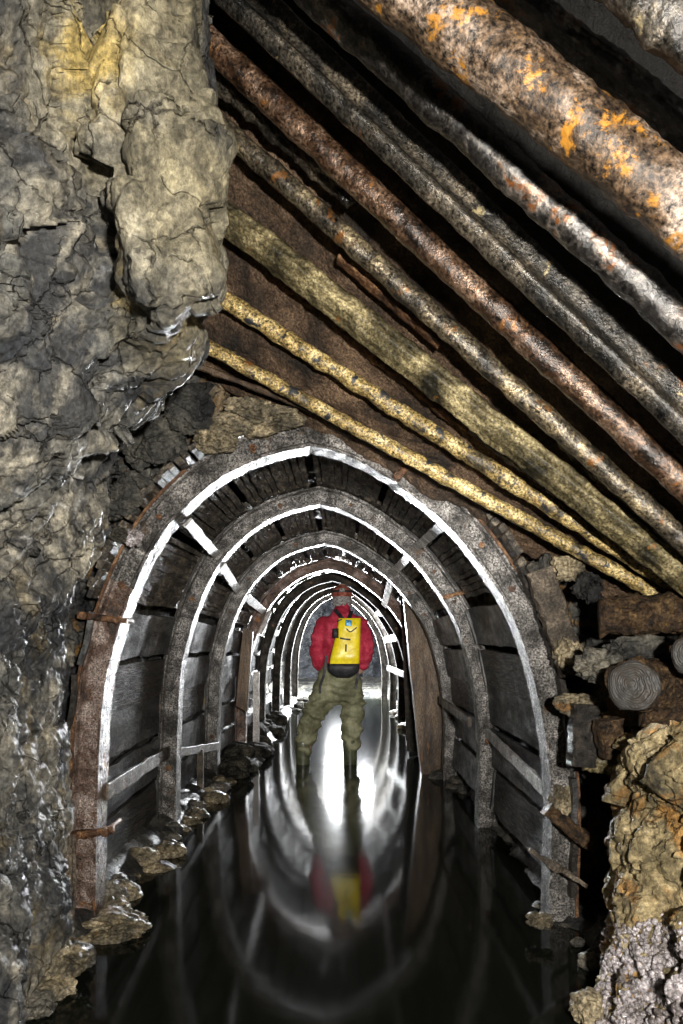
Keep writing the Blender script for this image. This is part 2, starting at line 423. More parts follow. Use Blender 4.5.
ORD = ['nearest', 'second', 'third', 'fourth', 'fifth', 'sixth', 'seventh', 'eighth', 'farthest']
DESC = ['nearest steel roof arch, large grainy grey ring with rusty outer lip',
        'second steel roof arch in, seen inside the big nearest one',
        'third steel roof arch in, grey with an orange stained crown',
        'fourth steel roof arch in, brown and dull just before the person',
        'fifth steel roof arch in, just beyond the person',
        'sixth steel roof arch in, bright edged behind the person',
        'seventh steel roof arch in, thin white edged ring deep in the tunnel',
        'farthest and smallest steel roof arch at the tunnel end',
        'farthest and smallest steel roof arch at the tunnel end']
arch_data = []
for ai, (Y, dz, dx, kx) in enumerate(ARCHES):
    n = 150 if ai < 4 else 90
    c = arch_curve(n, dz, dx, 0, kx=kx); N = normals2d(c); arch_data.append((c, N, Y))
    root = empty('steel_arch', (0, Y, 0), DESC[ai], 'mine arch', 'steel arches along the tunnel')
    mid = n//2
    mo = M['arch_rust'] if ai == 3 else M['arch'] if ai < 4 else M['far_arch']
    lump = .004
    q1 = int(n*.30); q2 = int(n*.705)
    for i0, i1, mt in ((0, q1, 'arch_rust' if ai == 0 else 'arch'), (q1, mid, 'arch'), (mid, q2, 'arch'), (q2, len(c)-1, 'arch')):
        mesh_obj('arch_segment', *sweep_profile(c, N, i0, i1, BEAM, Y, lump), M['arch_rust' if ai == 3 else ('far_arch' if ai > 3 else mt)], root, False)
    if ai < 4:
        # rusty outer lip of the beam
        lip = [(.008, -.008), (.008, .05), (-.004, .05), (-.004, -.008)]
        o = mesh_obj('outer_lip', *sweep_profile(c, N, int(n*.01), int(n*.40), lip, Y, .002), M['rust' if ai == 0 else 'black_iron'], root, False)
        if ai == 0: o['label'] = 'rusty orange outer lip'
        o = mesh_obj('outer_lip', *sweep_profile(c, N, int(n*.60), int(n*.99), lip, Y, .002), M['rust' if ai == 0 else 'black_iron'], root, False)
        if ai == 0: o['label'] = 'rusty orange outer lip'
    # splice plates
    pl = [(-.024, .008), (-.024, .024), (-.086, .024), (-.086, .008)]
    k = 7 if ai < 4 else 4
    if ai < 6:
        mesh_obj('joint_plate', *sweep_profile(c, N, mid-k, mid+k, pl, Y, .002), mo, root, False)
        for f0, f1 in ((.30, .37), (.655, .71)):
            mesh_obj('splice_plate', *sweep_profile(c, N, int(n*f0), int(n*f1), pl, Y, .002), mo, root, False)
        for f in (.11, .30+.005, .365, .455, .545, .66, .705, .86):
            i = int(n*f); p = Vector((c[i].x, Y+.012, c[i].z))-N[i]*.054
            mesh_obj('bolt', *bolt(p, Vector((0, -1, 0)), .012 if ai else .013), M['rust'], root, False)

def clamp(ai, px, py, length, ang, lab, r=.016):
    Y = ARCHES[ai][0]-.03
    c0 = P(px, py, Y); d = Vector((math.cos(ang), 0, math.sin(ang)))
    root = empty('arch_clamp', c0, lab, 'clamp', 'clamps across the steel arches')
    n_ = Vector((-d.z, 0, d.x))
    mesh_obj('clamp_bar', *bar(c0-d*length/2, c0+d*length/2, [(r, -r*.7), (r, r*.7), (-r, r*.7), (-r, -r*.7)], seg=18, lump=.008, ls=30), M['rust'], root)
    for s in (-1, 1):
        q = c0+d*s*length*.36
        mesh_obj('clamp_hook', *bar(q, q+Vector((0, .15, 0)), .010, seg=6, lump=.003, round_n=10), M['rust'], root)
        mesh_obj('nut', *bar(q+Vector((0, -.035, 0)), q, .017, seg=2, round_n=6), M['rust'], root, False)
clamp(0, 103, 618, .19, -.12, 'rusty clamp bar across left side of nearest arch at shoulder height')
clamp(0, 404, 470, .11, .85, 'short rusty clamp on top right of nearest arch under the yellow pipes', .018)
clamp(1, 457, 594, .18, .25, 'rusty clamp across right side of second arch')
clamp(0, 92, 833, .17, .15, 'crusted clamp low on left leg of nearest arch', .019)
clamp(2, 437, 603, .07, .3, 'small clamp on right shoulder of third arch')

# ------------------------------------------------------------------ struts between the arches
def strut(a, b, w, h, mat, label, up=Vector((0, 0, 1)), name='spreader_bar', cat='strut', group='spreader bars between arches'):
    a = P(*a); b = P(*b)
    v, f = box_between(a, b, w, h, up, seg=16, lump=.006)
    o = mesh_obj(name, v, f, mat, None, False, loc=(a+b)/2)
    return tag(o, label, cat, group)
strut((188, 522, 2.82), (217, 556, 4.1), .05, .012, M['strut'], 'white lit flat bar from nearest to second arch, upper left', Vector((-.7, 0, .7)))
strut((222, 566, 4.18), (239, 592, 5.48), .06, .012, M['strut'], 'white lit flat bar from second to third arch, upper left', Vector((-.7, 0, .7)))
strut((246, 596, 5.55), (264, 612, 6.85), .07, .012, M['strut'], 'flat bar from third to fourth arch, upper left', Vector((-.7, 0, .7)))
strut((455, 514, 2.82), (416, 548, 4.1), .05, .012, M['strut'], 'pale flat bar from nearest to second arch, upper right', Vector((.7, 0, .7)))
strut((412, 552, 4.18), (392, 574, 5.48), .06, .012, M['strut'], 'pale flat bar from second to third arch, upper right', Vector((.7, 0, .7)))
strut((392, 578, 5.55), (384, 606, 6.85), .07, .012, M['strut'], 'white flat bar from third to fourth arch, upper right', Vector((.7, 0, .7)))
strut((548, 792, 2.82), (488, 734, 4.1), .02, .06, M['strut'], 'white lit flat bar low on the right from nearest to second arch')
strut((470, 722, 4.18), (440, 700, 5.48), .02, .06, M['strut_wood'], 'dark bar low on the right from second to third arch')
strut((106, 792, 2.82), (168, 752, 4.1), .02, .07, M['strut_wood'], 'brown timber rail on the left from nearest to second arch, knee height')
strut((170, 754, 4.18), (218, 746, 5.48), .02, .06, M['strut_wood'], 'grey brown timber rail on the left from second to third arch')
strut((402, 636, 8.3), (385, 640, 9.6), .03, .10, M['strut'], 'white bar on right side behind the person')
strut((408, 676, 8.3), (388, 668, 9.6), .03, .08, M['strut'], 'white low bar on right side behind the person')
strut((392, 614, 8.3), (376, 612, 9.6), .03, .09, M['strut'], 'white upper bar on right side behind the person')

# ------------------------------------------------------------------ lagging: roof laths and side boards
def frame_at(ai, f):
    c, N, Y = arch_data[ai]; i = min(len(c)-1, int(f*(len(c)-1))); return Vector((c[i].x, Y, c[i].z)), N[i]
BAYN = ['nearest and second arch', 'second and third arch', 'third and fourth arch', 'fourth and fifth arch', 'fifth and sixth arch', 'sixth and seventh arch', 'seventh and eighth arch']
lath_meshes = []
for k in range(6):
    w = random.uniform(.030, .046); h = random.uniform(.02, .04)
    v, f = box_between((0, 0, 0), (0, 1.50, 0), w, h, Vector((0, 0, 1)), seg=40, lump=0)
    vv = []
    for q in v:
        q = q+Vector((0, 0, -.018*max(0, fbm(q+Vector((k*5, 0, 0)), 9, 4)) if q.z < 0 else 0))+Vector((.006*fbm(q+Vector((k, 3, 0)), 6, 2), 0, .008*fbm(q*1.0+Vector((k*3, 0, 0)), 3, 2)))
        vv.append(q)
    me = bpy.data.meshes.new('roof_lath'); me.from_pydata([tuple(q) for q in vv], [], f)
    me.materials.append(M['lath']); lath_meshes.append(me)
for bay in range(6):
    nl = [58, 56, 50, 30, 26, 22][bay]
    grp = 'roof laths between %s' % BAYN[bay]
    for j in range(nl):
        f = .285+.43*(j+.5)/nl
        a, na = frame_at(bay, f); b, nb = frame_at(bay+1, f)
        a = a+na*.028; b = b+nb*.03
        over = .05+.04*random.random() if bay == 0 else .02
        a.y -= over; b.y += .08
        a = a+Vector((random.uniform(-.006, .006), 0, random.uniform(-.004, .010)))
        d = b-a; ang = math.atan2(na.x, na.z)
        o = bpy.data.objects.new('roof_lath', lath_meshes[random.randrange(6)]); C.objects.link(o)
        y = d.normalized(); z = na.copy(); z = (z-y*z.dot(y)).normalized(); x = y.cross(z)
        R = Matrix((x, y, z)).transposed()
        sx = 1.0 if bay < 3 else 1.9
        o.matrix_world = Matrix.Translation(a) @ R.to_4x4() @ Matrix.Diagonal((sx*random.uniform(.9, 1.15), d.length/1.50, 1, 1))
        tag(o, 'thin dark wet lath of the roof lining between the %s' % BAYN[bay], 'lath', grp)

def side_board(bay, side, f0, f1, mat, lab, inset=0.0, y0=None, y1=None, tilt=0):
    """one board lying behind two neighbouring arches, between fractions f0 and f1 of the arch length"""
    a0, n0 = frame_at(bay, f0); a1, n1 = frame_at(bay, f1); b0, m0 = frame_at(bay+1, f0); b1, m1 = frame_at(bay+1, f1)
    th = .022; ys = 14; zs = 8; g = {}
    A0 = a0+n0*(.012-inset); A1 = a1+n1*(.012-inset+tilt); B0 = b0+m0*(.012-inset); B1 = b1+m1*(.012-inset+tilt)
    for q in (A0, A1): q.y -= .02
    for q in (B0, B1): q.y += .06
    V = []; Fc = []
    for layer in (0, 1):
        for j in range(ys+1):
            for i in range(zs+1):
                p = A0.lerp(A1, i/zs).lerp(B0.lerp(B1, i/zs), j/ys)
                nn = n0.lerp(m0, j/ys)
                w = .012*fbm(p*1.0+Vector((0, 0, bay)), 4, 3)
                e = .010*fbm(p, 12, 2) if i in (0, zs) else 0
                V.append(p+nn*(th*layer+w)+Vector((0, 0, e)))
    m_ = (ys+1)*(zs+1)
    idx = lambda l, j, i: l*m_+j*(zs+1)+i
    for j in range(ys):
        for i in range(zs):
            Fc.append((idx(0, j, i), idx(0, j, i+1), idx(0, j+1, i+1), idx(0, j+1, i))); Fc.append((idx(1, j, i), idx(1, j+1, i), idx(1, j+1, i+1), idx(1, j, i+1)))
    for j in range(ys):
        for i in (0, zs): Fc.append((idx(0, j, i), idx(0, j+1, i), idx(1, j+1, i), idx(1, j, i)))
    for i in range(zs):
        for j in (0, ys): Fc.append((idx(0, j, i), idx(0, j, i+1), idx(1, j, i+1), idx(1, j, i)))
    ctr = (A0+A1+B0+B1)/4
    o = mesh_obj('lagging_board', V, Fc, mat, None, False, loc=ctr)
    return tag(o, lab, 'board', 'side boards behind the arches')
ROWN = ['lowest', 'second lowest', 'third', 'fourth', 'topmost']
for bay in range(6):
    for side, (fa, fb) in (('left', (.055, .28)), ('right', (.945, .72))):
        nb = 5
        for k in range(nb):
            if bay >= 3 and side == 'left' and k in (1,): continue
            g = .012+.008*random.random()
            t0 = k/nb+g; t1 = (k+1)/nb-g*.3
            mt = M['board'] if (k+bay) % 3 else M['wood_dark']
            side_board(bay, side, fa+(fb-fa)*t0, fa+(fb-fa)*t1, mt,
                       '%s wet grey board of the %s wall lining between the %s' % (ROWN[k], side, BAYN[bay]), inset=random.uniform(.03, .05) if side == 'right' and bay < 2 else random.uniform(0, .02), tilt=random.uniform(-.0, .015))

# planks standing in the tunnel
def plank(pts, th, mat, name, lab, cat='plank', grp=None, lump=.004):
    """pts: 4 corners bottom-left, bottom-right, top-right, top-left; thickness backwards"""
    bl, br, tr, tl = [Vector(p) for p in pts]
    n = (br-bl).cross(tl-bl).normalized()
    if n.y > 0: n = -n
    S = 24; W = 5; rings = []
    for j in range(S+1):
        t = j/S; l = bl.lerp(tl, t); r = br.lerp(tr, t); ring = []
        for i in range(W+1): ring.append(l.lerp(r, i/W))
        for i in range(W, -1, -1): ring.append(l.lerp(r, i/W)-n*th)
        rings.append([v+n*lump*fbm(v, 7, 3)+(r-l).normalized()*lump*1.5*fbm(v+Vector((9, 9, 9)), 5, 3) for v in ring])
    v, f = loft(rings)
    o = mesh_obj(name, v, f, mat, None, False, loc=(bl+br)/2)
    return tag(o, lab, cat, grp)
plank([P(423, 792, 5.70), P(455, 790, 5.70), P(431, 592, 5.8), P(403, 592, 5.8)], .11, M['board_brown'], 'leaning_plank', 'wide brown plank leaning on the right with a bright left edge')
plank([P(410, 752, 6.6), P(419, 752, 6.7), P(412, 600, 6.7), P(404, 600, 6.6)], .04, M['wood_dark'], 'leaning_plank', 'narrow dark plank just left of the wide brown one')
plank([P(236, 706, 6.3), P(247, 712, 6.3), P(253, 632, 6.3), P(243, 628, 6.3)], .04, M['board_brown'], 'upright_plank', 'reddish brown upright plank end on the left behind third arch')
plank([P(253, 752, 7.0), P(259, 752, 7.0), P(259, 672, 7.0), P(253, 672, 7.0)], .03, M['strut'], 'upright_plank', 'pale narrow upright slat left of the person')
plank([P(197, 800, 4.9), P(203, 800, 4.9), P(203, 750, 4.9), P(197, 750, 4.9)], .03, M['strut_wood'], 'upright_plank', 'short grey post under the rail between second and third arch')
plank([P(254, 632, 6.9), P(262, 634, 6.9), P(272, 612, 7.0), P(266, 607, 7.0)], .02, M['strut'], 'upright_plank', 'small pale slanting slat beside the fourth arch, left side')
# ------------------------------------------------------------------ the setting: rock
def row(*pts): return [P(*p) for p in pts]
ROWS = [
    row((-420, -170, 1), (-160, -170, 1.1), (0, -170, 1.2), (67, -170, 1.3), (98, -170, 1.38), (132, -170, 1.33), (174.5, -170, 1.4), (200, -170, 1.5), (190, -170, 2), (150, -170, 3.1)),
    row((-420, 0, 0.95), (-160, 0, 1.05), (10, 0, 1.15), (67, 0, 1.27), (88, 0, 1.4), (122, 0, 1.26), (174.5, 0, 1.33), (205, 0, 1.43), (196, 0, 1.9), (150, 0, 3)),
    row((-420, 120, 0.95), (-160, 120, 1.05), (10, 120, 1.16), (67, 120, 1.28), (88, 120, 1.42), (127, 120, 1.25), (184.5, 120, 1.3), (218, 120, 1.42), (205, 120, 1.9), (150, 120, 3)),
    row((-420, 220, 0.96), (-160, 220, 1.07), (10, 220, 1.18), (67, 220, 1.32), (100, 220, 1.45), (127, 220, 1.27), (180.5, 220, 1.31), (215, 220, 1.42), (202, 220, 1.9), (150, 220, 3)),
    row((-420, 290, 0.97), (-160, 290, 1.1), (10, 290, 1.22), (72, 290, 1.38), (108, 290, 1.48), (132, 290, 1.31), (182.5, 290, 1.34), (219, 290, 1.44), (204, 290, 1.9), (150, 290, 3)),
    row((-420, 325, 0.98), (-160, 325, 1.12), (10, 325, 1.25), (80, 325, 1.42), (125, 325, 1.5), (155, 322, 1.4), (176.5, 320, 1.43), (192, 316, 1.55), (186, 325, 2), (140, 325, 3)),
    row((-420, 360, 1), (-160, 360, 1.15), (10, 360, 1.3), (80, 360, 1.45), (122, 360, 1.58), (150, 360, 1.58), (176, 358, 1.6), (194, 352, 1.75), (188, 362, 2.1), (130, 360, 3)),
    row((-420, 410, 1.02), (-160, 410, 1.2), (10, 410, 1.38), (70, 410, 1.48), (105, 410, 1.66), (130, 410, 1.7), (146, 408, 1.75), (157, 405, 1.85), (152, 410, 2.3), (110, 410, 3)),
    row((-420, 470, 1.04), (-160, 470, 1.25), (10, 470, 1.46), (55, 470, 1.58), (80, 470, 1.8), (100, 470, 1.95), (114, 468, 2.05), (122, 465, 2.15), (117, 470, 2.5), (95, 470, 3.1)),
    row((-420, 540, 1.05), (-160, 540, 1.35), (0, 540, 1.7), (35, 540, 1.85), (55, 540, 1.95), (78, 540, 2), (93, 540, 2.1), (102, 540, 2.25), (96, 540, 2.6), (85, 540, 3.1)),
    row((-420, 620, 1.06), (-160, 620, 1.4), (0, 620, 1.78), (25, 620, 1.95), (48, 620, 2.15), (60, 620, 2.2), (67, 620, 2.3), (72, 620, 2.45), (68, 620, 2.8), (70, 620, 3.2)),
    row((-420, 710, 1.06), (-160, 710, 1.42), (0, 710, 1.84), (25, 710, 2), (45, 710, 2.18), (58, 710, 2.3), (63, 710, 2.42), (66, 710, 2.52), (64, 710, 2.9), (66, 710, 3.2)),
    row((-420, 830, 1.06), (-160, 830, 1.42), (0, 830, 1.82), (25, 830, 1.98), (42, 830, 2.12), (56, 830, 2.26), (61, 830, 2.38), (68, 830, 2.5), (64, 830, 2.9), (62, 830, 3.2)),
    row((-420, 930, 1.04), (-160, 930, 1.4), (0, 930, 1.74), (20, 930, 1.88), (38, 930, 2), (50, 930, 2.1), (55, 930, 2.22), (62, 930, 2.4), (60, 930, 2.9), (50, 930, 3.2)),
    row((-420, 1000, 1), (-160, 1000, 1.34), (-10, 1000, 1.62), (8, 1000, 1.75), (20, 1000, 1.86), (30, 1000, 1.97), (31, 1000, 2.06), (34, 1000, 2.16), (45, 1000, 2.6), (40, 1000, 3.2)),
    row((-420, 1120, 0.95), (-160, 1120, 1.25), (-30, 1120, 1.5), (-10, 1120, 1.62), (5, 1120, 1.72), (18, 1120, 1.8), (23, 1120, 1.86), (30, 1120, 1.95), (45, 1120, 2.4), (40, 1120, 3.2)),
]
def sstep(a, b, x):
    t = min(1, max(0, (x-a)/(b-a))); return t*t*(3-2*t)
def dl(p, u, v):
    slab = sstep(-.50, -.42, p.x)*sstep(1.70, 1.82, p.z)
    q = Vector((p.x, p.y, p.z))
    q2 = Vector((p.x*.8+p.z*.55, p.y, p.z*.8-p.x*.55))      # dipping strata
    q2 = Vector((q2.x*.6, q2.y, q2.z*1.6))
    base = .10*facet(q, 3.2, .8, 1)+.030*fbm(p, 2.6, 3)
    rough = .055*facet(q2, 8.5, .9, 2)+.030*facet(q2, 21, .8, 3)+.010*fbm(q2, 17, 4)+.009*facet(p, 44, .9, 8)
    smooth = .030*facet(q2, 6.0, .9, 2)+.014*facet(q2, 16, .8, 3)+.005*fbm(q2, 20, 4)+.004*facet(p, 40, .9, 8)
    a = 1.0 if p.z > 1.6 else max(.6, 1-(1.6-p.z)*.5)
    return -.04*fbm(Vector((p.x, p.y, p.z*.6)), 2.0, 3)-.75*base*(1-.5*slab)-a*(rough*(1-slab)*.8+smooth*slab)
v, f = grid_surface(ROWS, 360, 520, dl)
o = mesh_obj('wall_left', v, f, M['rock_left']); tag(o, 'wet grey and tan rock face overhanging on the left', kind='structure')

# tunnel rock around the arches (a rough tube behind the lining)
rows = []
for Y in [2.92, 3.6, 4.4, 5.5, 6.9, 8.5, 10.5, 12.5, 14.5, 17.0]:
    r = []
    base = spline([Vector((x, 0, z+ZC)) for x, z in ARCH], 26); nn = normals2d(base)
    for i, (b, n_) in enumerate(zip(base, nn)):
        q = b+n_*(.24+.10*noise.noise(Vector((i*.5, Y, 3)))); q.y = Y; r.append(q)
    rows.append(r)
v, f = grid_surface(rows, 160, 300, lambda p, u, v_: rockd(p, .9))
o = mesh_obj('wall_right', v, f, M['rock_dark']); o.name = 'wall_back'; tag(o, 'dark rough rock behind the arches', kind='structure')
# end of the tunnel, where it bends off to the left
v, f = grid_surface([[Vector((x, 17.6+.5*math.sin(x), z)) for x in (-2, -1, 0, 1, 2)] for z in (-.5, .5, 1.5, 2.6)], 60, 60, lambda p, u, v_: rockd(p, 1.5))
o = mesh_obj('wall_far', v, f, M['rock_black']); tag(o, 'dark rock end of the tunnel', kind='structure')

# portal face: rock around the nearest arch
rows = []
outer = spline([Vector((x, 0, z+ZC)) for x, z in ARCH], 40); nn = normals2d(outer)
for k, (e, yy) in enumerate([(.10, 3.2), (.09, 2.98), (.15, 2.90), (.30, 2.80), (.55, 2.74), (.9, 2.68), (1.5, 2.6)]):
    r = []
    for i, (b, n_) in enumerate(zip(outer, nn)):
        q = b+n_*e; q.y = yy+(.12*noise.noise(Vector((i*.35, k, 2)))); r.append(q)
    rows.append(r)
v, f = grid_surface(rows, 420, 150, lambda p, u, v_: rockd(p, 1.0)*(1 if v_ > .1 else v_*10))
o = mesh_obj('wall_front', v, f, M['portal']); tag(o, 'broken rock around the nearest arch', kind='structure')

# right-hand rock: pillar at the water's edge and the wall above it
RR = [
    row((760, 700, 1.5), (720, 718, 1.7), (690, 725, 1.9), (668, 728, 2.0), (648, 730, 2.1), (632, 735, 2.22), (640, 735, 2.5), (660, 735, 3.0)),
    row((800, 760, 1.4), (730, 760, 1.62), (690, 760, 1.80), (662, 760, 1.92), (640, 760, 2.02), (624, 762, 2.15), (630, 762, 2.5), (650, 760, 3.0)),
    row((800, 830, 1.4), (730, 830, 1.62), (690, 830, 1.78), (660, 830, 1.88), (632, 830, 1.98), (611, 832, 2.12), (622, 832, 2.5), (645, 830, 3.0)),
    row((800, 900, 1.4), (730, 900, 1.62), (690, 900, 1.76), (660, 900, 1.85), (630, 900, 1.95), (607, 902, 2.10), (618, 902, 2.5), (645, 900, 3.0)),
    row((800, 960, 1.4), (730, 960, 1.60), (690, 960, 1.72), (658, 960, 1.82), (628, 960, 1.94), (600, 962, 2.08), (612, 962, 2.5), (645, 960, 3.0)),
    row((800, 1010, 1.3), (730, 1010, 1.52), (690, 1010, 1.66), (655, 1010, 1.76), (620, 1010, 1.90), (592, 1012, 2.04), (606, 1010, 2.4), (645, 1010, 3.0)),
    row((800, 1100, 1.2), (730, 1100, 1.40), (690, 1100, 1.52), (650, 1100, 1.64), (615, 1100, 1.76), (588, 1100, 1.9), (600, 1100, 2.3), (645, 1100, 3.0)),
]
def drr(p, u, v_):
    d = .68*(.12*facet(p, 4.2, .8, 4)+.05*fbm(p, 4, 3)+.065*facet(p, 11, .8, 6)+.022*facet(p, 26, .8, 7)+.01*fbm(p, 22, 3))
    return d
v, f = grid_surface(RR, 200, 280, drr)
from mathutils.bvhtree import BVHTree
rock_bvh = BVHTree.FromPolygons(v, f)
o = mesh_obj('wall_right', v, f, M['rock_right']); tag(o, 'ochre and grey lumpy rock at the right water edge', kind='structure')
# dark wall of the chamber outside the frame on the right, carries the pipe ends
v, f = grid_surface([[Vector((1.35-.1*z, y, z)) for y in (.0, .8, 1.6, 2.4, 3.1)] for z in (-.3, .6, 1.2, 1.8, 2.6)], 90, 120, lambda p, u, v_: rockd(p, 1.0))
o = mesh_obj('wall_side', v, f, M['portal']); tag(o, 'dark rock right of the chamber', kind='structure')

# roof over the chamber, above the pipes
LINES = [  # (left px,py), (right px,py), Y : axes of pipes from the arch towards the camera
    ((205, 345), (650, 590), 2.50), ((225, 300), (663, 578), 2.38), ((215, 208), (683, 575), 2.18), ((228, 132), (683, 540), 2.0),
    ((215, 48), (683, 484), 1.80), ((230, -10), (683, 418), 1.60), ((300, -20), (683, 325), 1.40), ((380, -35), (683, 208), 1.15)]
rows = []
def ext(l, Y, e0=-.6, e1=1.8, lift=.1, back=0):
    a = P(*l[0], Y); b = P(*l[1], Y); d = (b-a).normalized()
    up = Vector((-d.z, 0, d.x))
    return [a+d*e0+up*lift, a+up*lift, a.lerp(b, .5)+up*lift, b+up*lift, b+d*.7+up*lift]
rows.append([q+Vector((0, .16, -.10)) for q in ext(LINES[0][:2], 2.62, lift=.02)])
for (a, b, Y), lift in zip(LINES, (.055, .06, .09, .09, .14, .28, .46, .66)):
    rows.append([q+Vector((0, .05, 0)) for q in ext((a, b), Y, lift=lift)])
last = rows[-1]
rows.append([q+Vector((0, -.5, .10)) for q in last]); rows.append([q+Vector((0, -1.2, .0)) for q in last])
v, f = grid_surface(rows, 200, 260, lambda p, u, v_: .02*fbm(p, 7, 4)+.006*fbm(p, 40, 3))
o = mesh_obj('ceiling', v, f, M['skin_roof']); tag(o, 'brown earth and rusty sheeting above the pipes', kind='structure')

# floor, rising to banks beside the arches
rows = []
for Y in (.2, 1, 2, 3, 4, 5, 6, 7, 8, 9.5, 11, 12.5, 13.4, 14.2, 15.5, 17.6):
    r = []
    for x in (-1.7, -1.25, -1.0, -.85, -.5, 0, .5, .75, .9, 1.15, 1.7):
        z = -.2
        if x < -.9: z = -.02 if x > -1.2 else .12
        if x > .8: z = -.03 if x < 1.1 else .12
        if 2.2 < Y < 9 and x <= -.85 and x > -1.2: z += .04
        if Y > 5 and x == -.85: z = .05 if Y < 13 else .03
        if Y > 13: z = max(z, .03+.02*(Y-13.4))
        r.append(Vector((x, Y, z)))
    rows.append(r)
v, f = grid_surface(rows, 130, 500, lambda p, u, v_: .45*rockd(p, 1.0)+.02)
o = mesh_obj('floor', v, f, M['rock_dark']); tag(o, 'flooded tunnel floor with rubble banks', kind='structure')

# water
xs = [-1.9+3.8*i/40 for i in range(41)]; ys = [.15+15.0*j/120 for j in range(121)]
V = [Vector((x, y, 0)) for y in ys for x in xs]
Fc = [(j*41+i, j*41+i+1, (j+1)*41+i+1, (j+1)*41+i) for j in range(120) for i in range(40)]
o = mesh_obj('flood_water', V, Fc, M['water'])
tag(o, 'still black water flooding the tunnel floor', 'water', kind='stuff')

# ------------------------------------------------------------------ pipes and beams of the near roof
def rail_prof(s=1.0):
    return [(x*s, y*s) for x, y in [(-.045, .05), (-.045, .04), (-.012, .028), (-.008, -.022), (-.024, -.030), (-.026, -.046), (-.018, -.052), (.018, -.052), (.026, -.046), (.024, -.030), (.008, -.022), (.012, .028), (.045, .04), (.045, .05)]]
def timber_prof(w=.05, h=.04, n=36, ridges=9, seed=0):
    out = []
    for i in range(n):
        t = 2*PI*i/n; c, s = math.cos(t), math.sin(t)
        k = 1/max(abs(c)**4+abs(s)**4, 1e-6)**.25
        k *= 1+.07*math.sin(t*ridges+seed)+.04*math.sin(t*round(ridges*2.3))
        out.append((w*c*k, h*s*k))
    return out
def pole(name, a, b, Y, prof, mat, lab, cat, lump=.005, ls=14, e0=-.5, e1=.4, seg=200, rot=0, Y2=None, group='pipes and beams of the slanting roof', bend=0, rn=24):
    A = P(*a, Y); B = P(*b, Y2 or Y); d = (B-A).normalized()
    A2 = A+d*e0; B2 = B+d*e1
    v, f = bar(A2, B2, prof, seg=seg, lump=lump, ls=ls, rot=rot, ends=.0, bend=bend, round_n=rn)
    o = mesh_obj(name, v, f, mat, None, True, loc=(A2+B2)/2)
    return tag(o, lab, cat, group)
L_ = LINES
pole('roof_pipe', *L_[0], .0255, M['pipe_yellow'], 'thin flaking yellow pipe directly above the nearest arch', 'pipe', .005, 18, -.12, .03)
pole('roof_pipe', *L_[1], .028, M['pipe_yellow'], 'thin flaking yellow pipe, second above the nearest arch', 'pipe', .006, 16, -.15, .04)
pole('roof_timber', *L_[2], timber_prof(.044, .036, 40, 7), M['timber_olive'], 'squared olive timber with long ridges, third member above the arch', 'beam', .006, 10, -.3, .35, rot=.5)
pole('roof_pipe', *L_[3], .030, M['pipe_grey'], 'grey pipe with yellowish streaks between olive timber and brown pipe', 'pipe', .005, 16, -.3, .4)
pole('roof_pipe', *L_[4], .036, M['pipe_brown'], 'rust brown round pipe left below the flanged rail', 'pipe', .004, 15, -.3, .4)
pole('roof_rail', *L_[5], rail_prof(.88), M['rail'], 'dark steel rail with a bright edge and tan flecks along its flange', 'rail', .003, 14, -.3, .5, rot=.55)
pole('roof_pipe', *L_[6], .036, M['pipe_dark'], 'blackened shiny pipe right below the biggest pole', 'pipe', .005, 13, -.4, .5)
pole('roof_pole', *L_[7], .055, M['log_big'], 'thickest pole, pale crusted with orange spots, crossing the top right', 'pole', .006, 14, -.4, .4, rn=36)
pole('roof_plank', (505, -10), (683, 128), 1.22, timber_prof(.045, .018, 40, 7), M['pipe_dark'], 'flat rusty black plank tucked behind the thickest pole', 'plank', .010, 12, -.3, .4, rot=-.3)
pole('roof_pole', (606, -35), (696, 36), .98, .040, M['rail'], 'dark pole cut off by the top right corner', 'pole', .010, 12, -.3, .3)
# lesser strips and broken stubs
def strip(a, b, Y, w, h, mat, lab, lump=.010, rot=0.3, e0=0, e1=0, Y2=None, name='rusty_strip', cat='strip', taper=1):
    A = P(*a, Y); B = P(*b, Y2 or Y); d = (B-A).normalized(); A2 = A+d*e0; B2 = B+d*e1
    v, f = bar(A2, B2, timber_prof(w, h, 20, 4), seg=110, lump=lump, ls=16, rot=rot, taper=taper)
    o = mesh_obj(name, v, f, mat, None, True, loc=(A2+B2)/2)
    return tag(o, lab, cat, 'loose strips between the roof pipes')
strip((232, 92), (352, 198), 1.92, .030, .014, M['rail'], 'short rotten strip ending in a lumpy broken stub', .012, .4, -.2)
strip((338, 258), (440, 345), 2.12, .022, .007, M['rust'], 'thin split brown sliver under the grey pipe', .005, .2)
strip((238, 248), (468, 432), 2.36, .016, .010, M['rust'], 'long ragged brown strip along the olive timber', .012, .2, -.1)
strip((430, 398), (683, 590), 2.36, .014, .012, M['rail'], 'dark ragged strip continuing low under the olive timber', .012, .2, .06, .2)
strip((560, 440), (690, 560), 2.14, .022, .012, M['rail'], 'dark flat strip between olive timber and grey pipe at right', .008, .2, 0, .2)
strip((198, 366), (420, 452), 2.60, .022, .010, M['board_brown'], 'flat brown plank edge lying just over the nearest arch crown', .006, -.2, -.1)
v, f = stone(P(348, 196, 1.90), (.028, .022, .026), 5, 4)
tag(mesh_obj('rust_lump', v, f, M['pipe_dark'], None, True), 'glistening dark rust lump hanging at the end of the rotten strip', 'rust lump')

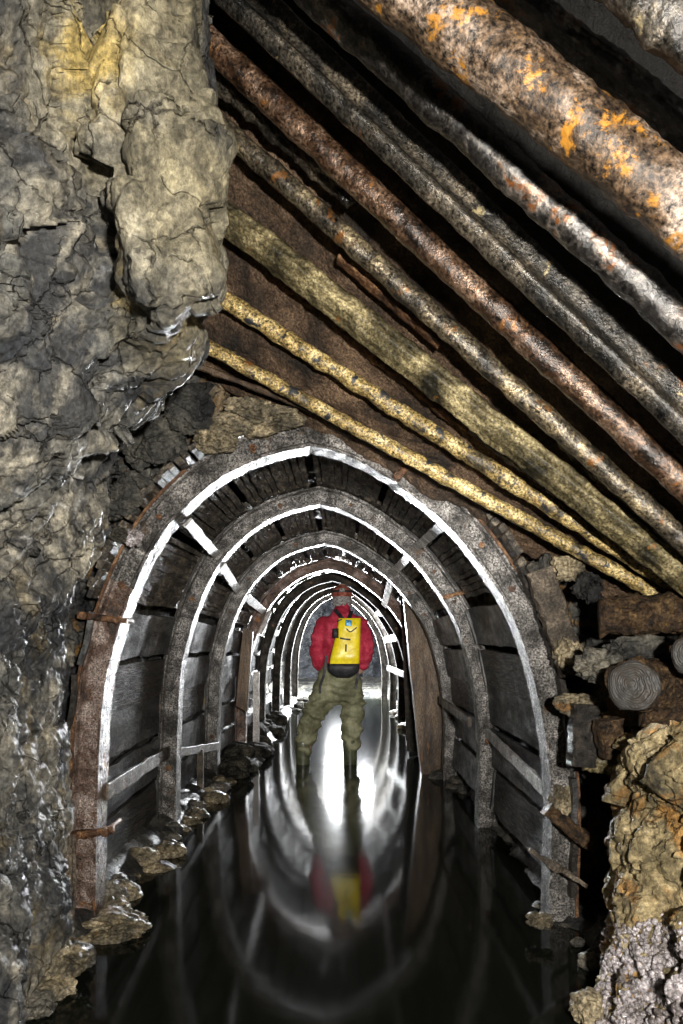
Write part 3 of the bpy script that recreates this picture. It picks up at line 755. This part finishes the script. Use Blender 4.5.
# ------------------------------------------------------------------ logs and wedges at the right
def log(c0, axis, r, length, lab, mat=None, name='log', end=True, taper=1.0, squash=1.0):
    c0 = Vector(c0); axis = Vector(axis).normalized()
    root = empty(name, c0, lab, 'log', 'timbers stacked right of the nearest arch')
    n = 40; prof = [(r*math.cos(2*PI*i/n)*(1+.05*math.sin(3*2*PI*i/n+1)), squash*r*math.sin(2*PI*i/n)*(1+.04*math.sin(5*2*PI*i/n))) for i in range(n)]
    v, f = bar(c0, c0+axis*length, prof, seg=80, lump=.018, ls=16, taper=taper)
    mesh_obj('bark', v, f, mat or M['log_bark'], root)
    if end:
        a, b = frame_axes(axis); rings = []
        V = [c0-axis*.012]; Fc = []
        K = 12
        for k in range(1, K+1):
            for x, y in prof:
                q = c0+(a*x+b*y)*(k/K*.97)-axis*(.012+.0025*math.sin(k*2.1)+.003*fbm(a*x*k/K+b*y*k/K+c0, 40, 2))
                if k == K: q = q+axis*.004
                V.append(q)
        for i in range(n): Fc.append((0, 1+i, 1+(i+1) % n))
        for k in range(K-1):
            for i in range(n): Fc.append((1+k*n+i, 1+k*n+(i+1) % n, 1+(k+1)*n+(i+1) % n, 1+(k+1)*n+i))
        rim = [1+(K-1)*n+i for i in range(n)]; L0 = len(V)
        for i in range(n): V.append(V[rim[i]]+axis*.03)
        for i in range(n): Fc.append((rim[i], rim[(i+1) % n], L0+(i+1) % n, L0+i))
        e = mesh_obj('sawn_end', V, Fc, M['end_grain'], root); e['label'] = 'grey sawn end grain'
    return root
def end_grain():
    m, nt, b = newmat('grey_end_grain'); n = NB(nt, coord='obj')
    d = nt.nodes.new('ShaderNodeVectorMath'); d.operation = 'LENGTH'; link(nt, n.raw, d.inputs[0])
    w = n.math('SINE', n.math('MULTIPLY', n.math('ADD', d.outputs['Value'], n.math('MULTIPLY', n.noise(14, 4), .045)), 900))
    col = n.mix(n.ramp(w, [(0, 0.0), (1, 1.0)]), (.045, .039, .033), (.062, .054, .046))
    col = n.mix(n.ramp(n.noise(25, 6), [(.4, 0.0), (.7, 1.0)]), col, (.05, .05, .05))
    link(nt, col, b.inputs['Base Color']); b.inputs['Roughness'].default_value = .55
    link(nt, n.bump(w, .4, .002), b.inputs['Normal']); return m
M['end_grain'] = end_grain()
log(P(599, 617, 2.36), (1, -.28, .02), .066, .9, 'brown bark covered log lying level under the pipe ends', end=False)
log(P(633, 686, 2.05), (.62, .75, -.06), .077, .55, 'log with a big grey sawn end facing out, over the ochre rock')
log(P(693, 655, 1.98), (.7, .7, 0), .062, .5, 'log cut off by the right edge, its sawn end just showing')
log(P(583, 760, 2.48), (1, -.25, -.10), .038, .45, 'thin mossy log lying low behind the nearest arch leg', M['timber_olive'], end=False)
log(P(640, 712, 2.3), (1, -.1, 0), .055, .6, 'rough brown log partly hidden under the big sawn one', end=False)

def block(px, py, Y, w, h, dpt, ang, mat, name, lab, cat='timber', tiltx=0):
    c0 = P(px, py, Y)
    d = Vector((math.sin(ang), tiltx, math.cos(ang)))
    v, f = box_between(c0-d*h/2, c0+d*h/2, w, dpt, Vector((0, -1, 0)), seg=30, lump=.012, bev=.12)
    return tag(mesh_obj(name, v, f, mat, None, False, loc=c0), lab, cat, 'timbers stacked right of the nearest arch')
block(556, 622, 2.62, .10, .42, .05, -.33, M['strut_wood'], 'wedge_board', 'grey leaning wedge board right of the nearest arch')
block(536, 590, 2.70, .07, .22, .05, -.45, M['wood_dark'], 'wedge_board', 'short black wedge tight against the nearest arch shoulder')
block(583, 735, 2.45, .09, .22, .07, .05, M['wood_dark'], 'timber_stub', 'dark upright stub with pale worn face beside the arch leg')
block(610, 738, 2.35, .08, .13, .07, -.15, M['log_bark'], 'timber_stub', 'brown fibrous stub left above the ochre rock')
block(570, 828, 2.62, .05, .24, .05, -.9, M['log_bark'], 'wedge_stick', 'short brown stick wedged behind the arch leg')
block(558, 868, 2.60, .025, .26, .022, -1.02, M['strut_wood'], 'wedge_stick', 'thin stick slanting across the foot of the right arch leg')
block(480, 900, 2.2, .001, .001, .001, 0, M['wood_dark'], 'x', 'x') if False else None

def put_stone(px, py, Y, s, seed, mat, lab, grp, sub=4, z=None, name='stone'):
    c0 = P(px, py, Y)
    if z is not None: c0.z = z
    v, f = stone(c0, s, seed, sub, 1.25)
    o = mesh_obj(name, v, f, mat, None, False, loc=c0)
    return tag(o, lab, 'stone', grp)
g = 'stones packed around the nearest arch'
put_stone(545, 578, 2.66, (.05, .05, .09), 3, M['rock_dark'], 'tall dark stone squeezed between arch shoulder and yellow pipes', g)
put_stone(568, 568, 2.60, (.06, .05, .05), 8, M['stone'], 'small brown stone below the yellow pipe ends', g)
put_stone(588, 588, 2.60, (.055, .05, .06), 12, M['rock_dark'], 'greenish dark stone left above the level log', g)
put_stone(568, 655, 2.58, (.05, .05, .07), 14, M['stone'], 'yellow stained stone beside the leaning wedge board', g)
put_stone(600, 665, 2.30, (.09, .06, .06), 17, M['stone_dark'], 'dark crumbly lump left of the big sawn log', g)
put_stone(640, 652, 2.35, (.12, .06, .06), 19, M['rock_dark'], 'wet black rock between the two upper logs', g)
put_stone(578, 705, 2.50, (.09, .05, .04), 21, M['stone'], 'yellowish splintered stone on the dark upright stub', g)
put_stone(560, 800, 2.75, (.05, .05, .07), 23, M['stone'], 'ochre stone showing behind the right arch leg', g)
put_stone(255, 418, 2.66, (.16, .08, .07), 27, M['stone'], 'large tan stone resting over the crown of nearest arch', g, 5)
put_stone(215, 440, 2.66, (.09, .06, .05), 29, M['stone'], 'tan stone at the upper left of nearest arch', g, 5)
put_stone(152, 442, 2.68, (.12, .08, .10), 31, M['rock_dark'], 'smooth black wet boulder in the upper left hollow', g, 5)
put_stone(116, 494, 2.66, (.11, .08, .09), 33, M['rock_dark'], 'dark boulder below the upper left hollow', g, 5)
put_stone(190, 408, 2.62, (.10, .07, .09), 41, M['rock_dark'], 'dark angular rock below the overhanging block', g, 5)
put_stone(134, 538, 2.60, (.035, .03, .035), 36, M['crystal'], 'white crusted pebble on the outer lip of nearest arch', g)
put_stone(118, 535, 2.58, (.04, .03, .03), 38, M['stone'], 'small orange brown stone left of the white crusted pebble', g)

# rubble along the water's edges
def rubble(n, xr, Yr, sr, mat, lab, grp, zr=(-.04, .03)):
    for i in range(n):
        Y = Yr[0]+(Yr[1]-Yr[0])*((i+random.random()*.6)/n); x = random.uniform(*xr); s = random.uniform(*sr)
        c0 = Vector((x, Y, random.uniform(*zr)))
        v, f = stone(c0, (s*random.uniform(.8, 1.3), s*random.uniform(.7, 1.1), s*random.uniform(.45, .8)), random.randrange(1, 400), 4 if Y < 5 else 3)
        tag(mesh_obj('bank_stone', v, f, mat if random.random() < .6 or Yr[0] > 5.5 else M['stone_dark'], None, False, loc=c0), lab, 'stone', grp)
rubble(16, (-1.02, -.88), (2.75, 4.1), (.05, .09), M['stone'], 'angular bank stone at left water edge between nearest and second arch', 'left bank stones, first bay')
rubble(12, (-1.02, -.88), (4.2, 5.5), (.06, .10), M['stone'], 'angular bank stone at left water edge between second and third arch', 'left bank stones, second bay')
rubble(16, (-1.0, -.78), (5.6, 9.0), (.09, .17), M['stone_black'], 'dark bank stone on the left beyond the third arch', 'left bank stones, beyond third arch', (-.02, .10))
rubble(9, (-1.05, -.86), (2.05, 2.65), (.05, .09), M['stone'], 'bank stone before the foot of the left arch leg', 'left bank stones before the nearest arch')
rubble(10, (.78, .95), (5.0, 6.4), (.05, .09), M['stone_dark'], 'dark wet stone around the foot of the leaning brown plank', 'right bank stones by the plank')
rubble(12, (.84, 1.0), (2.3, 2.95), (.025, .05), M['stone_dark'], 'small wet stone at the foot of the right arch leg', 'right bank stones, nearest arch')
rubble(10, (.82, 1.0), (6.6, 12.5), (.08, .13), M['stone'], 'stone on the right bank far behind the person', 'far right bank stones')
rubble(14, (-.9, -.62), (10.5, 14.5), (.09, .15), M['stone_black'], 'pale stone on the left bank far behind the person', 'far left bank stones')
put_stone(118, 925, 2.66, (.13, .10, .045), 51, M['stone'], 'flat rusty stone at the water before the left arch foot', 'left bank stones before the nearest arch')
put_stone(62, 962, 2.25, (.09, .08, .06), 53, M['stone'], 'triangular brown stone at the lower left water edge', 'left bank stones before the nearest arch')
put_stone(590, 1008, 1.98, (.055, .05, .05), 55, M['stone'], 'pale tan boulder at the bottom right water edge', 'stones of the right foreground')
put_stone(540, 920, 2.60, (.05, .05, .03), 57, M['stone'], 'yellow topped wet stone in the water below right arch leg', 'stones of the right foreground')
# knobbly flowstone over the foot of the right rock
random.seed(21)
kn = []
V = []; Fc = []
for i in range(2600):
    t = random.random(); py = 925+115*random.random()
    px = random.uniform(592+max(0, (990-py))*.22, 720)
    if random.random() > (py-905)/70: continue
    Y = 2.06-(px-600)*.0042-.02-(py-960)*.0006+random.uniform(-.015, .02)
    c0 = P(px, py, Y); r = random.uniform(.003, .010)
    hit = rock_bvh.ray_cast(c0+Vector((-.12, -.35, .05)), Vector((.12, .35, -.05)).normalized())
    if hit[0] is None: continue
    c0 = hit[0]+Vector((0, random.uniform(-.006, .003), 0))
    bm = bmesh.new(); bmesh.ops.create_icosphere(bm, subdivisions=2, radius=1)
    o_ = len(V)
    for q in bm.verts:
        V.append(c0+q.co*r*(1+.35*noise.noise(q.co*1.7+c0*40)))
    Fc += [tuple(w.index+o_ for w in fc.verts) for fc in bm.faces]; bm.free()
o = mesh_obj('flowstone_crust', V, Fc, M['crystal'])
tag(o, 'white glistening knobbly crust on the foot of the right rock', 'mineral crust', kind='stuff')
# hanging roots and fibres by the left arch leg
V = []; Fc = []; parts = []
random.seed(5)
for i in range(26):
    a = P(random.uniform(62, 76), random.uniform(828, 850), 2.42); b = P(random.uniform(48, 68), random.uniform(930, 965), 2.3)
    m1 = a.lerp(b, .5)+Vector((random.uniform(-.04, .03), random.uniform(-.03, .03), 0))
    pts = spline([a, m1, b], 14); 
    for q0, q1 in zip(pts, pts[1:]):
        parts.append(bar(q0, q1, random.uniform(.003, .008), seg=1, round_n=5))
o = mesh_obj('hanging_roots', *join(parts), M['strut_wood']); tag(o, 'grey tangle of hanging roots left of the left arch leg', 'roots', kind='stuff')

# ------------------------------------------------------------------ the person
def eval_remesh(V, Fc, vox, smooth=6, disp=None):
    me = bpy.data.meshes.new('tmp'); me.from_pydata([tuple(v) for v in V], [], Fc)
    bm = bmesh.new(); bm.from_mesh(me); bmesh.ops.recalc_face_normals(bm, faces=bm.faces); bm.to_mesh(me); bm.free()
    o = bpy.data.objects.new('tmp', me); C.objects.link(o)
    r = o.modifiers.new('r', 'REMESH'); r.mode = 'VOXEL'; r.voxel_size = vox
    s = o.modifiers.new('s', 'SMOOTH'); s.iterations = smooth; s.factor = .5
    dg = bpy.context.evaluated_depsgraph_get(); dg.update()
    ev = o.evaluated_get(dg); m2 = bpy.data.meshes.new_from_object(ev)
    bpy.data.objects.remove(o); bpy.data.meshes.remove(me)
    vv = [v.co.copy() for v in m2.vertices]; nn_ = [v.normal.copy() for v in m2.vertices]
    if disp: vv = [p+n_*disp(p) for p, n_ in zip(vv, nn_)]
    ff = [tuple(p.vertices) for p in m2.polygons]
    bpy.data.meshes.remove(m2)
    return vv, ff
def limb(pts, n=20):
    """pts: (x,y,z,rx,ry) stations, a smooth tapered tube with rounded ends"""
    rings = []
    ps = [Vector(p[:3]) for p in pts]
    S = 6
    e = [ps[0]*2-ps[1]]+ps+[ps[-1]*2-ps[-2]]
    st = []
    for i in range(1, len(e)-2):
        for k in range(S):
            t = k/S; q = cr(e[i-1], e[i], e[i+1], e[i+2], t)
            rx = pts[i-1][3]*(1-t)+pts[i][3]*t; ry = pts[i-1][4]*(1-t)+pts[i][4]*t
            st.append((q, rx, ry))
    st.append((ps[-1], pts[-1][3], pts[-1][4]))
    # rounded caps
    d0 = (st[0][0]-st[1][0]).normalized(); d1 = (st[-1][0]-st[-2][0]).normalized()
    pre = [(st[0][0]+d0*st[0][1]*math.sin(t), st[0][1]*math.cos(t), st[0][2]*math.cos(t)) for t in (1.4, 1.0, .5)]
    post = [(st[-1][0]+d1*st[-1][1]*math.sin(t), st[-1][1]*math.cos(t), st[-1][2]*math.cos(t)) for t in (.5, 1.0, 1.4)]
    st = pre+st+post
    for i, (q, rx, ry) in enumerate(st):
        d = (st[min(len(st)-1, i+1)][0]-st[max(0, i-1)][0]).normalized()
        X = Vector((1, 0, 0)); X = (X-d*X.dot(d)).normalized() if abs(d.x) < .95 else Vector((0, 0, 1))
        Yv = d.cross(X)
        rings.append([q+X*rx*math.cos(2*PI*k/n)+Yv*ry*math.sin(2*PI*k/n) for k in range(n)])
    return loft(rings)
PY = 6.2; K = PY/F
def W(px, py, dy=0):                         # a point on the person, seen from behind
    return Vector(((px-CX)*K, PY+dy, ZC+(HY-py)*K))
person = empty('person', (W(330, 760).x, PY, -.18), 'person from behind in crimson jacket and olive waders, standing in the water with legs apart', 'person')
def st(px, py, dy, rx, ry): p = W(px, py, dy); return (p.x, p.y, p.z, rx, ry)
# legs go down to z = -.18
def wade(px, dy, z, rx, ry): return ((px-CX)*K, PY+dy, z, rx, ry)
legL = [st(329, 676, .0, .098, .105), st(321, 700, .01, .088, .10), st(312, 718, .03, .075, .085), st(307, 735, .03, .062, .07), wade(304, .0, .06, .052, .055), wade(303, -.01, -.10, .048, .055)]
legR = [st(348, 676, .0, .098, .105), st(351, 700, .02, .085, .10), st(351, 718, .03, .073, .085), st(350, 735, .03, .062, .07), wade(350, .0, .06, .052, .055), wade(350, -.01, -.10, .048, .055)]
torso = [st(339, 683, .0, .155, .115), st(340, 668, .0, .150, .115), st(341, 652, -.01, .155, .12), st(341.5, 635, -.02, .165, .115), st(341.5, 626, -.015, .150, .10), st(342, 617, .01, .065, .07), st(342, 609, .04, .058, .06)]
neck = [st(342, 616, .02, .06, .06), st(342, 604, .05, .055, .058)]
head = [st(342, 606, .07, .062, .075), st(342, 599, .08, .075, .095), st(342, 592, .085, .074, .092), st(342, 588, .085, .05, .065)]
armL = [st(323, 628, .0, .054, .056), st(318.5, 640, -.01, .053, .056), st(317, 653, .0, .046, .05), st(318.5, 665, .04, .036, .040), st(321, 671, .09, .03, .028)]
armR = [st(361, 628, .0, .054, .056), st(365.5, 640, -.01, .053, .056), st(366, 653, .0, .046, .05), st(363.5, 665, .04, .036, .040), st(361, 671, .09, .03, .028)]
def hand(side, wr):
    """palm, four unequal curled fingers and a thumb leaving the side of the palm; resting on the front of the hip"""
    out = []; s = side
    w0 = Vector(wr); dirn = Vector((s*.75, .35, -.45)).normalized(); lat = Vector((0, -.35, -.9)).normalized(); lat = (lat-dirn*lat.dot(dirn)).normalized()
    nrm = dirn.cross(lat)
    palm = [(w0.x, w0.y, w0.z, .026, .02), (*(w0+dirn*.045), .036, .018), (*(w0+dirn*.085), .038, .015)]
    out.append(limb(palm, 14))
    for i, L in enumerate((.068, .076, .071, .056)):
        b = w0+dirn*.085+lat*(-.030+.020*i); p1 = b+dirn*L*.45+nrm*.004*s; p2 = p1+(dirn*.8+nrm*.5*s).normalized()*L*.33; p3 = p2+(dirn*.4+nrm*.9*s).normalized()*L*.25
        out.append(limb([(*b, .0098, .0098), (*p1, .009, .009), (*p2, .0082, .0082), (*p3, .0072, .0072)], 10))
    b = w0+dirn*.028-lat*.028; p1 = b-lat*.028+dirn*.022; p2 = p1+dirn*.030-lat*.006
    out.append(limb([(*b, .0135, .0135), (*p1, .011, .011), (*p2, .009, .009)], 10))
    return out
hl = hand(1, armL[-1][:3]); hr = hand(-1, armR[-1][:3])
hv = W(342, 597, .085)
nose = stone(hv+Vector((0, .10, -.012)), (.014, .022, .024), 2, 2, .2)
ears = [stone(hv+Vector((s*.076, .0, -.005)), (.011, .020, .032), 3, 2, .2) for s in (-1, 1)]
jaw = stone(hv+Vector((0, .055, -.06)), (.05, .045, .045), 4, 3, .15)
brow = stone(hv+Vector((0, .085, .02)), (.05, .02, .014), 4, 3, .15)
lips = [stone(hv+Vector((0, .098, -.048+s)), (.024, .012, .006), 6, 2, .2) for s in (-.005, .006)]
feet = [limb([(x, PY-.05, -.14, .042, .036), (x, PY+.04, -.145, .046, .034), (x+.02*s, PY+.14, -.155, .040, .024)], 14) for x, s in ((legL[-1][0], -1), (legR[-1][0], 1))]
bodyVF = join([limb(torso, 28), limb(neck), limb(head, 24), limb(armL), limb(armR), limb(legL), limb(legR), nose, jaw, brow]+ears+lips+hl+hr+feet)
v, f = eval_remesh(*bodyVF, .0075, 4)
mesh_obj('body', v, f, M['skin'], person)
def grow(pts, e, a=0, b=None): return [(p[0], p[1], p[2], p[3]+e, p[4]+e) for p in pts[a:b]]
def fold(p): return .004+.009*fbm(Vector((p.x*1.0, p.y, p.z*2.0)), 7, 3)+.004*math.sin(p.z*70+6*noise.noise(p*5))
jl = [st(324, 624, .0, .070, .072)]+grow(armL, .016, 1, 4); jr = [st(360, 624, .0, .070, .072)]+grow(armR, .016, 1, 4)
t2 = [st(340, 671, .0, .163, .125), st(340.5, 664, .0, .160, .13), st(341, 650, -.01, .172, .135), st(341.5, 636, -.02, .185, .14), st(341.5, 626, -.015, .180, .125), st(342, 620, -.005, .150, .105), st(342, 616, .01, .115, .09), st(342, 610, .035, .074, .074), st(342, 606, .045, .068, .068)]
v, f = eval_remesh(*join([limb(t2, 28), limb(jl), limb(jr)]), .011, 5, fold)
mesh_obj('jacket', v, f, M['jacket'], person)
def fold2(p):
    k = 1.0 if p.z < .62 else .45
    return k*(.018*fbm(Vector((p.x, p.y, p.z*1.8)), 8, 3)+.011*math.sin(p.z*62+7*noise.noise(p*4.5)))
tl = [st(331, 676, .0, .115, .12), st(322, 698, .01, .112, .12), st(314, 714, .03, .108, .11), st(309, 728, .03, .098, .10), st(305.5, 741, .02, .088, .09), wade(304.5, .0, .13, .074, .078)]
tr = [st(347, 676, .0, .115, .12), st(352, 698, .01, .108, .12), st(352, 712, .03, .104, .11), st(351.5, 724, .03, .100, .10), st(351.5, 738, .02, .090, .09), wade(351, .0, .14, .076, .08)]
hp = [st(339, 688, .0, .150, .13), st(339.5, 678, -.01, .170, .14), st(340, 666, .0, .165, .135)]
v, f = eval_remesh(*join([limb(hp, 28), limb(tl, 24), limb(tr, 24)]), .011, 4, fold2)
mesh_obj('waders', v, f, M['trousers'], person)
for pts, sx in ((legL, -1), (legR, 1)):
    x = pts[-1][0]
    bt = [wade(CX+x/K, 0, .19, .070, .074), wade(CX+x/K, 0, .05, .064, .068), wade(CX+x/K, -.01, -.10, .060, .066)]
    ft = [(x, PY-.05, -.135, .052, .045), (x, PY+.04, -.14, .056, .042), (x+.02*sx, PY+.15, -.15, .050, .030)]
    v, f = eval_remesh(*join([limb(bt), limb(ft, 16)]), .010, 3)
    mesh_obj('boot', v, f, M['boot'], person)
# hair and helmet
hair = []
for i in range(90):
    a = random.uniform(PI*1.02, PI*1.98) if i < 70 else random.uniform(0, 2*PI); z0 = random.uniform(-.012, .012)
    p0 = hv+Vector((.080*math.cos(a), .095*math.sin(a)*.95, .005+z0)); p1 = hv+Vector((.078*math.cos(a+.1), .098*math.sin(a+.1)-.01, -.055+z0+random.uniform(-.02, .01)))
    hair.append(bar(p0, p1, .010, seg=3, lump=.004, ls=50, round_n=7))
mesh_obj('hair', *join(hair), M['hair'], person)
V = []; Fc = []; n = 32; rings = []
hc = hv+Vector((0, -.005, .018))
for k in range(12):
    t = k/11*PI/2
    rings.append([hc+Vector((.098*math.cos(t)*math.cos(2*PI*i/n), .118*math.cos(t)*math.sin(2*PI*i/n), .100*math.sin(t)))+Vector((0, 0, .004*max(0, math.cos(2*PI*i/n*1)**8)*math.cos(t))) for i in range(n)] if k < 11 else
                 [hc+Vector((.004*math.cos(2*PI*i/n), .004*math.sin(2*PI*i/n), .100)) for i in range(n)])
brim = [[hc+Vector((1.10*.098*math.cos(2*PI*i/n), (1.10+.12*max(0, math.sin(2*PI*i/n)))*.118*math.sin(2*PI*i/n), -.012)) for i in range(n)],
        [hc+Vector((1.12*.098*math.cos(2*PI*i/n), (1.12+.12*max(0, math.sin(2*PI*i/n)))*.118*math.sin(2*PI*i/n), -.004)) for i in range(n)]]
hm = mesh_obj('helmet', *loft(brim+rings), M['helmet'], person)
mesh_obj('headlamp_strap', *loft([[hc+Vector((r*.098*math.cos(2*PI*i/n), r*.118*math.sin(2*PI*i/n), z)) for i in range(n)] for r, z in ((.985, .024), (1.03, .025), (1.01, .044), (.96, .043))]), M['webbing'], hm)
v, f = box_between(hc+Vector((.012, .0, .095)), hc+Vector((-.03, .0, .11)), .05, .02, seg=1)
mesh_obj('battery_pack', *box_between(hc+Vector((0, -.128, .028)), hc+Vector((0, -.128, .058)), .05, .03, Vector((0, -1, 0)), bev=.2), M['hair'], hm)

# yellow pack worn on the back
bagY = -.235
bp = empty('backpack', W(345, 668, bagY), 'bright yellow dry bag backpack with black straps on the person in crimson', 'backpack')
rings = []
BS = [(667.5, 344.0, 27.0, .05), (665.5, 344.2, 29.0, .07), (657, 344.8, 28.5, .095), (645, 346.5, 26.0, .095), (634, 348.0, 23.6, .085), (625, 349.0, 22.0, .07), (620.5, 349.3, 21.6, .045), (619, 349.4, 21, .03)]
for py, cx, w, dp in BS:
    rings.append((W(cx, py), w*K/2, dp))
R2 = []
for i in range(len(rings)-1):
    for k in range(6):
        t = k/6; R2.append((rings[i][0].lerp(rings[i+1][0], t), rings[i][1]*(1-t)+rings[i+1][1]*t, rings[i][2]*(1-t)+rings[i+1][2]*t))
R2.append(rings[-1])
def bring(q, w, dp, n=36):
    out = []
    for k in range(n):
        a = 2*PI*k/n; c, s = math.cos(a), math.sin(a); kk = 1/(abs(c)**4+abs(s)**4)**.25
        p = Vector((q.x+w*c*kk, PY+bagY+dp*s*kk*.9, q.z)); p += Vector((0, .008*fbm(p, 9, 3), 0)); out.append(p)
    return out
mesh_obj('bag_body', *loft([bring(*r) for r in R2]), M['bag'], bp)
def strap(pts, w, th, name, mat='webbing'):
    pts = [Vector(p) for p in pts]; s_ = spline(pts, 24); rings_ = []
    for i, q in enumerate(s_):
        d = (s_[min(23, i+1)]-s_[max(0, i-1)]).normalized(); x = d.cross(Vector((0, 1, 0)))
        x = x.normalized() if x.length > .2 else Vector((1, 0, 0)); y = d.cross(x)
        rings_.append([q+x*w/2+y*th/2, q+x*w/2-y*th/2, q-x*w/2-y*th/2, q-x*w/2+y*th/2])
    return mesh_obj(name, *loft(rings_), M[mat], bp, False)
for a, b, c_ in (((336, 611, -.07), (340, 616, -.13), (345, 623, -.22)), ((351, 612, -.07), (350, 616, -.13), (347, 623, -.22))):
    strap([W(*a)+Vector((0, .10, .0)), W(*a), W(*b), W(*c_)], .035, .012, 'shoulder_strap')
strap([W(327, 655, -.18), W(325, 672, -.19), W(321, 684, -.16), W(320.5, 692, -.15)], .022, .008, 'dangling_strap')
strap([W(357, 664, -.13), W(357, 676, -.16), W(356, 683, -.15), W(355.5, 688, -.15)], .022, .008, 'dangling_strap')
# hip belt: black padded bottom
rings_ = []
for py, w, dp in ((676, 13, .03), (674, 20, .055), (670, 28.5, .085), (666, 30.0, .09), (662.5, 30.0, .085)):
    rings_.append(bring(W(343.5, py), w*K/2*1.02, dp+.012))
o = mesh_obj('padded_base', *loft(rings_), M['webbing'], bp); o['label'] = 'black padded base'
mesh_obj('side_pocket', *box_between(W(336, 638, bagY-.085), W(336, 629, bagY-.08), .05, .035, Vector((0, -1, 0)), bev=.25), M['webbing'], bp)
o = mesh_obj('blue_tag', *box_between(W(348, 626.5, bagY-.085), W(348.5, 621, bagY-.075), .055, .012, Vector((0, -1, 0)), bev=.2), M['blue'], bp); o['label'] = 'small blue patch'
strap([W(340, 638, bagY-.088), W(345, 639, bagY-.095), W(350, 639.5, bagY-.09)], .014, .006, 'compression_strap')
strap([W(346, 629, bagY-.085), W(350, 632, bagY-.088), W(356, 628, bagY-.075)], .010, .006, 'compression_strap')
strap([W(345.8, 644, bagY-.093), W(345.6, 651, bagY-.097)], .014, .006, 'pull_tab')
strap([W(338, 622, bagY-.07), W(342, 620, bagY-.06)], .010, .006, 'grab_loop')

# ------------------------------------------------------------------ light
def area(name, loc, target, size, energy, col=(1, 1, 1), spread=PI):
    l = bpy.data.lights.new(name, 'AREA'); l.size = size; l.energy = energy; l.color = col; l.spread = spread
    o = bpy.data.objects.new(name, l); C.objects.link(o); o.location = loc
    o.rotation_euler = (Vector(target)-Vector(loc)).to_track_quat('-Z', 'Y').to_euler(); return o
def point(name, loc, energy, r=.05, col=(1, 1, 1)):
    l = bpy.data.lights.new(name, 'POINT'); l.energy = energy; l.shadow_soft_size = r; l.color = col
    o = bpy.data.objects.new(name, l); C.objects.link(o); o.location = loc; return o
def spot(name, loc, target, energy, ang, blend=.6, r=.05, col=(1, 1, 1)):
    l = bpy.data.lights.new(name, 'SPOT'); l.energy = energy; l.spot_size = ang; l.spot_blend = blend; l.shadow_soft_size = r; l.color = col
    o = bpy.data.objects.new(name, l); C.objects.link(o); o.location = loc
    o.rotation_euler = (Vector(target)-Vector(loc)).to_track_quat('-Z', 'Y').to_euler(); return o
# photographer's lamp beside the camera
area('camera_lamp', (.30, -.38, 1.27), (-.1, 2.0, 1.65), .07, 112, (1.0, .95, .87))
spot('torch_beam', (.18, -.1, 1.30), (0, 6.2, 1.15), 780, math.radians(30), .9, .05, (1, .97, .92))
# strong lamps hidden behind the person, shining along the tunnel
point('back_lamp', P(338, 628, 12.9), 3100, .16, (.95, .98, 1.0))
point('side_lamp', P(364, 632, 10.8), 240, .12, (.93, .96, 1.0))

w = bpy.data.worlds.new('dark'); bpy.context.scene.world = w; w.use_nodes = True
w.node_tree.nodes['Background'].inputs[0].default_value = (.5, .55, .6, 1); w.node_tree.nodes['Background'].inputs[1].default_value = .01

cam = bpy.data.cameras.new('camera'); co = bpy.data.objects.new('camera', cam); C.objects.link(co)
cam.sensor_fit = 'VERTICAL'; cam.sensor_height = 36; cam.sensor_width = 24; cam.lens = 36*F/1024
cam.shift_y = (HY-512)/1024; cam.clip_start = .02; cam.clip_end = 100
co.location = (0, 0, ZC); co.rotation_euler = (PI/2, 0, 0)
sc = bpy.context.scene; sc.camera = co
sc.view_settings.view_transform = 'Standard'; sc.view_settings.look = 'None'; sc.view_settings.gamma = 1
sc.view_settings.use_curve_mapping = False; sc.view_settings.exposure = 0
sc.cycles.use_denoising = True
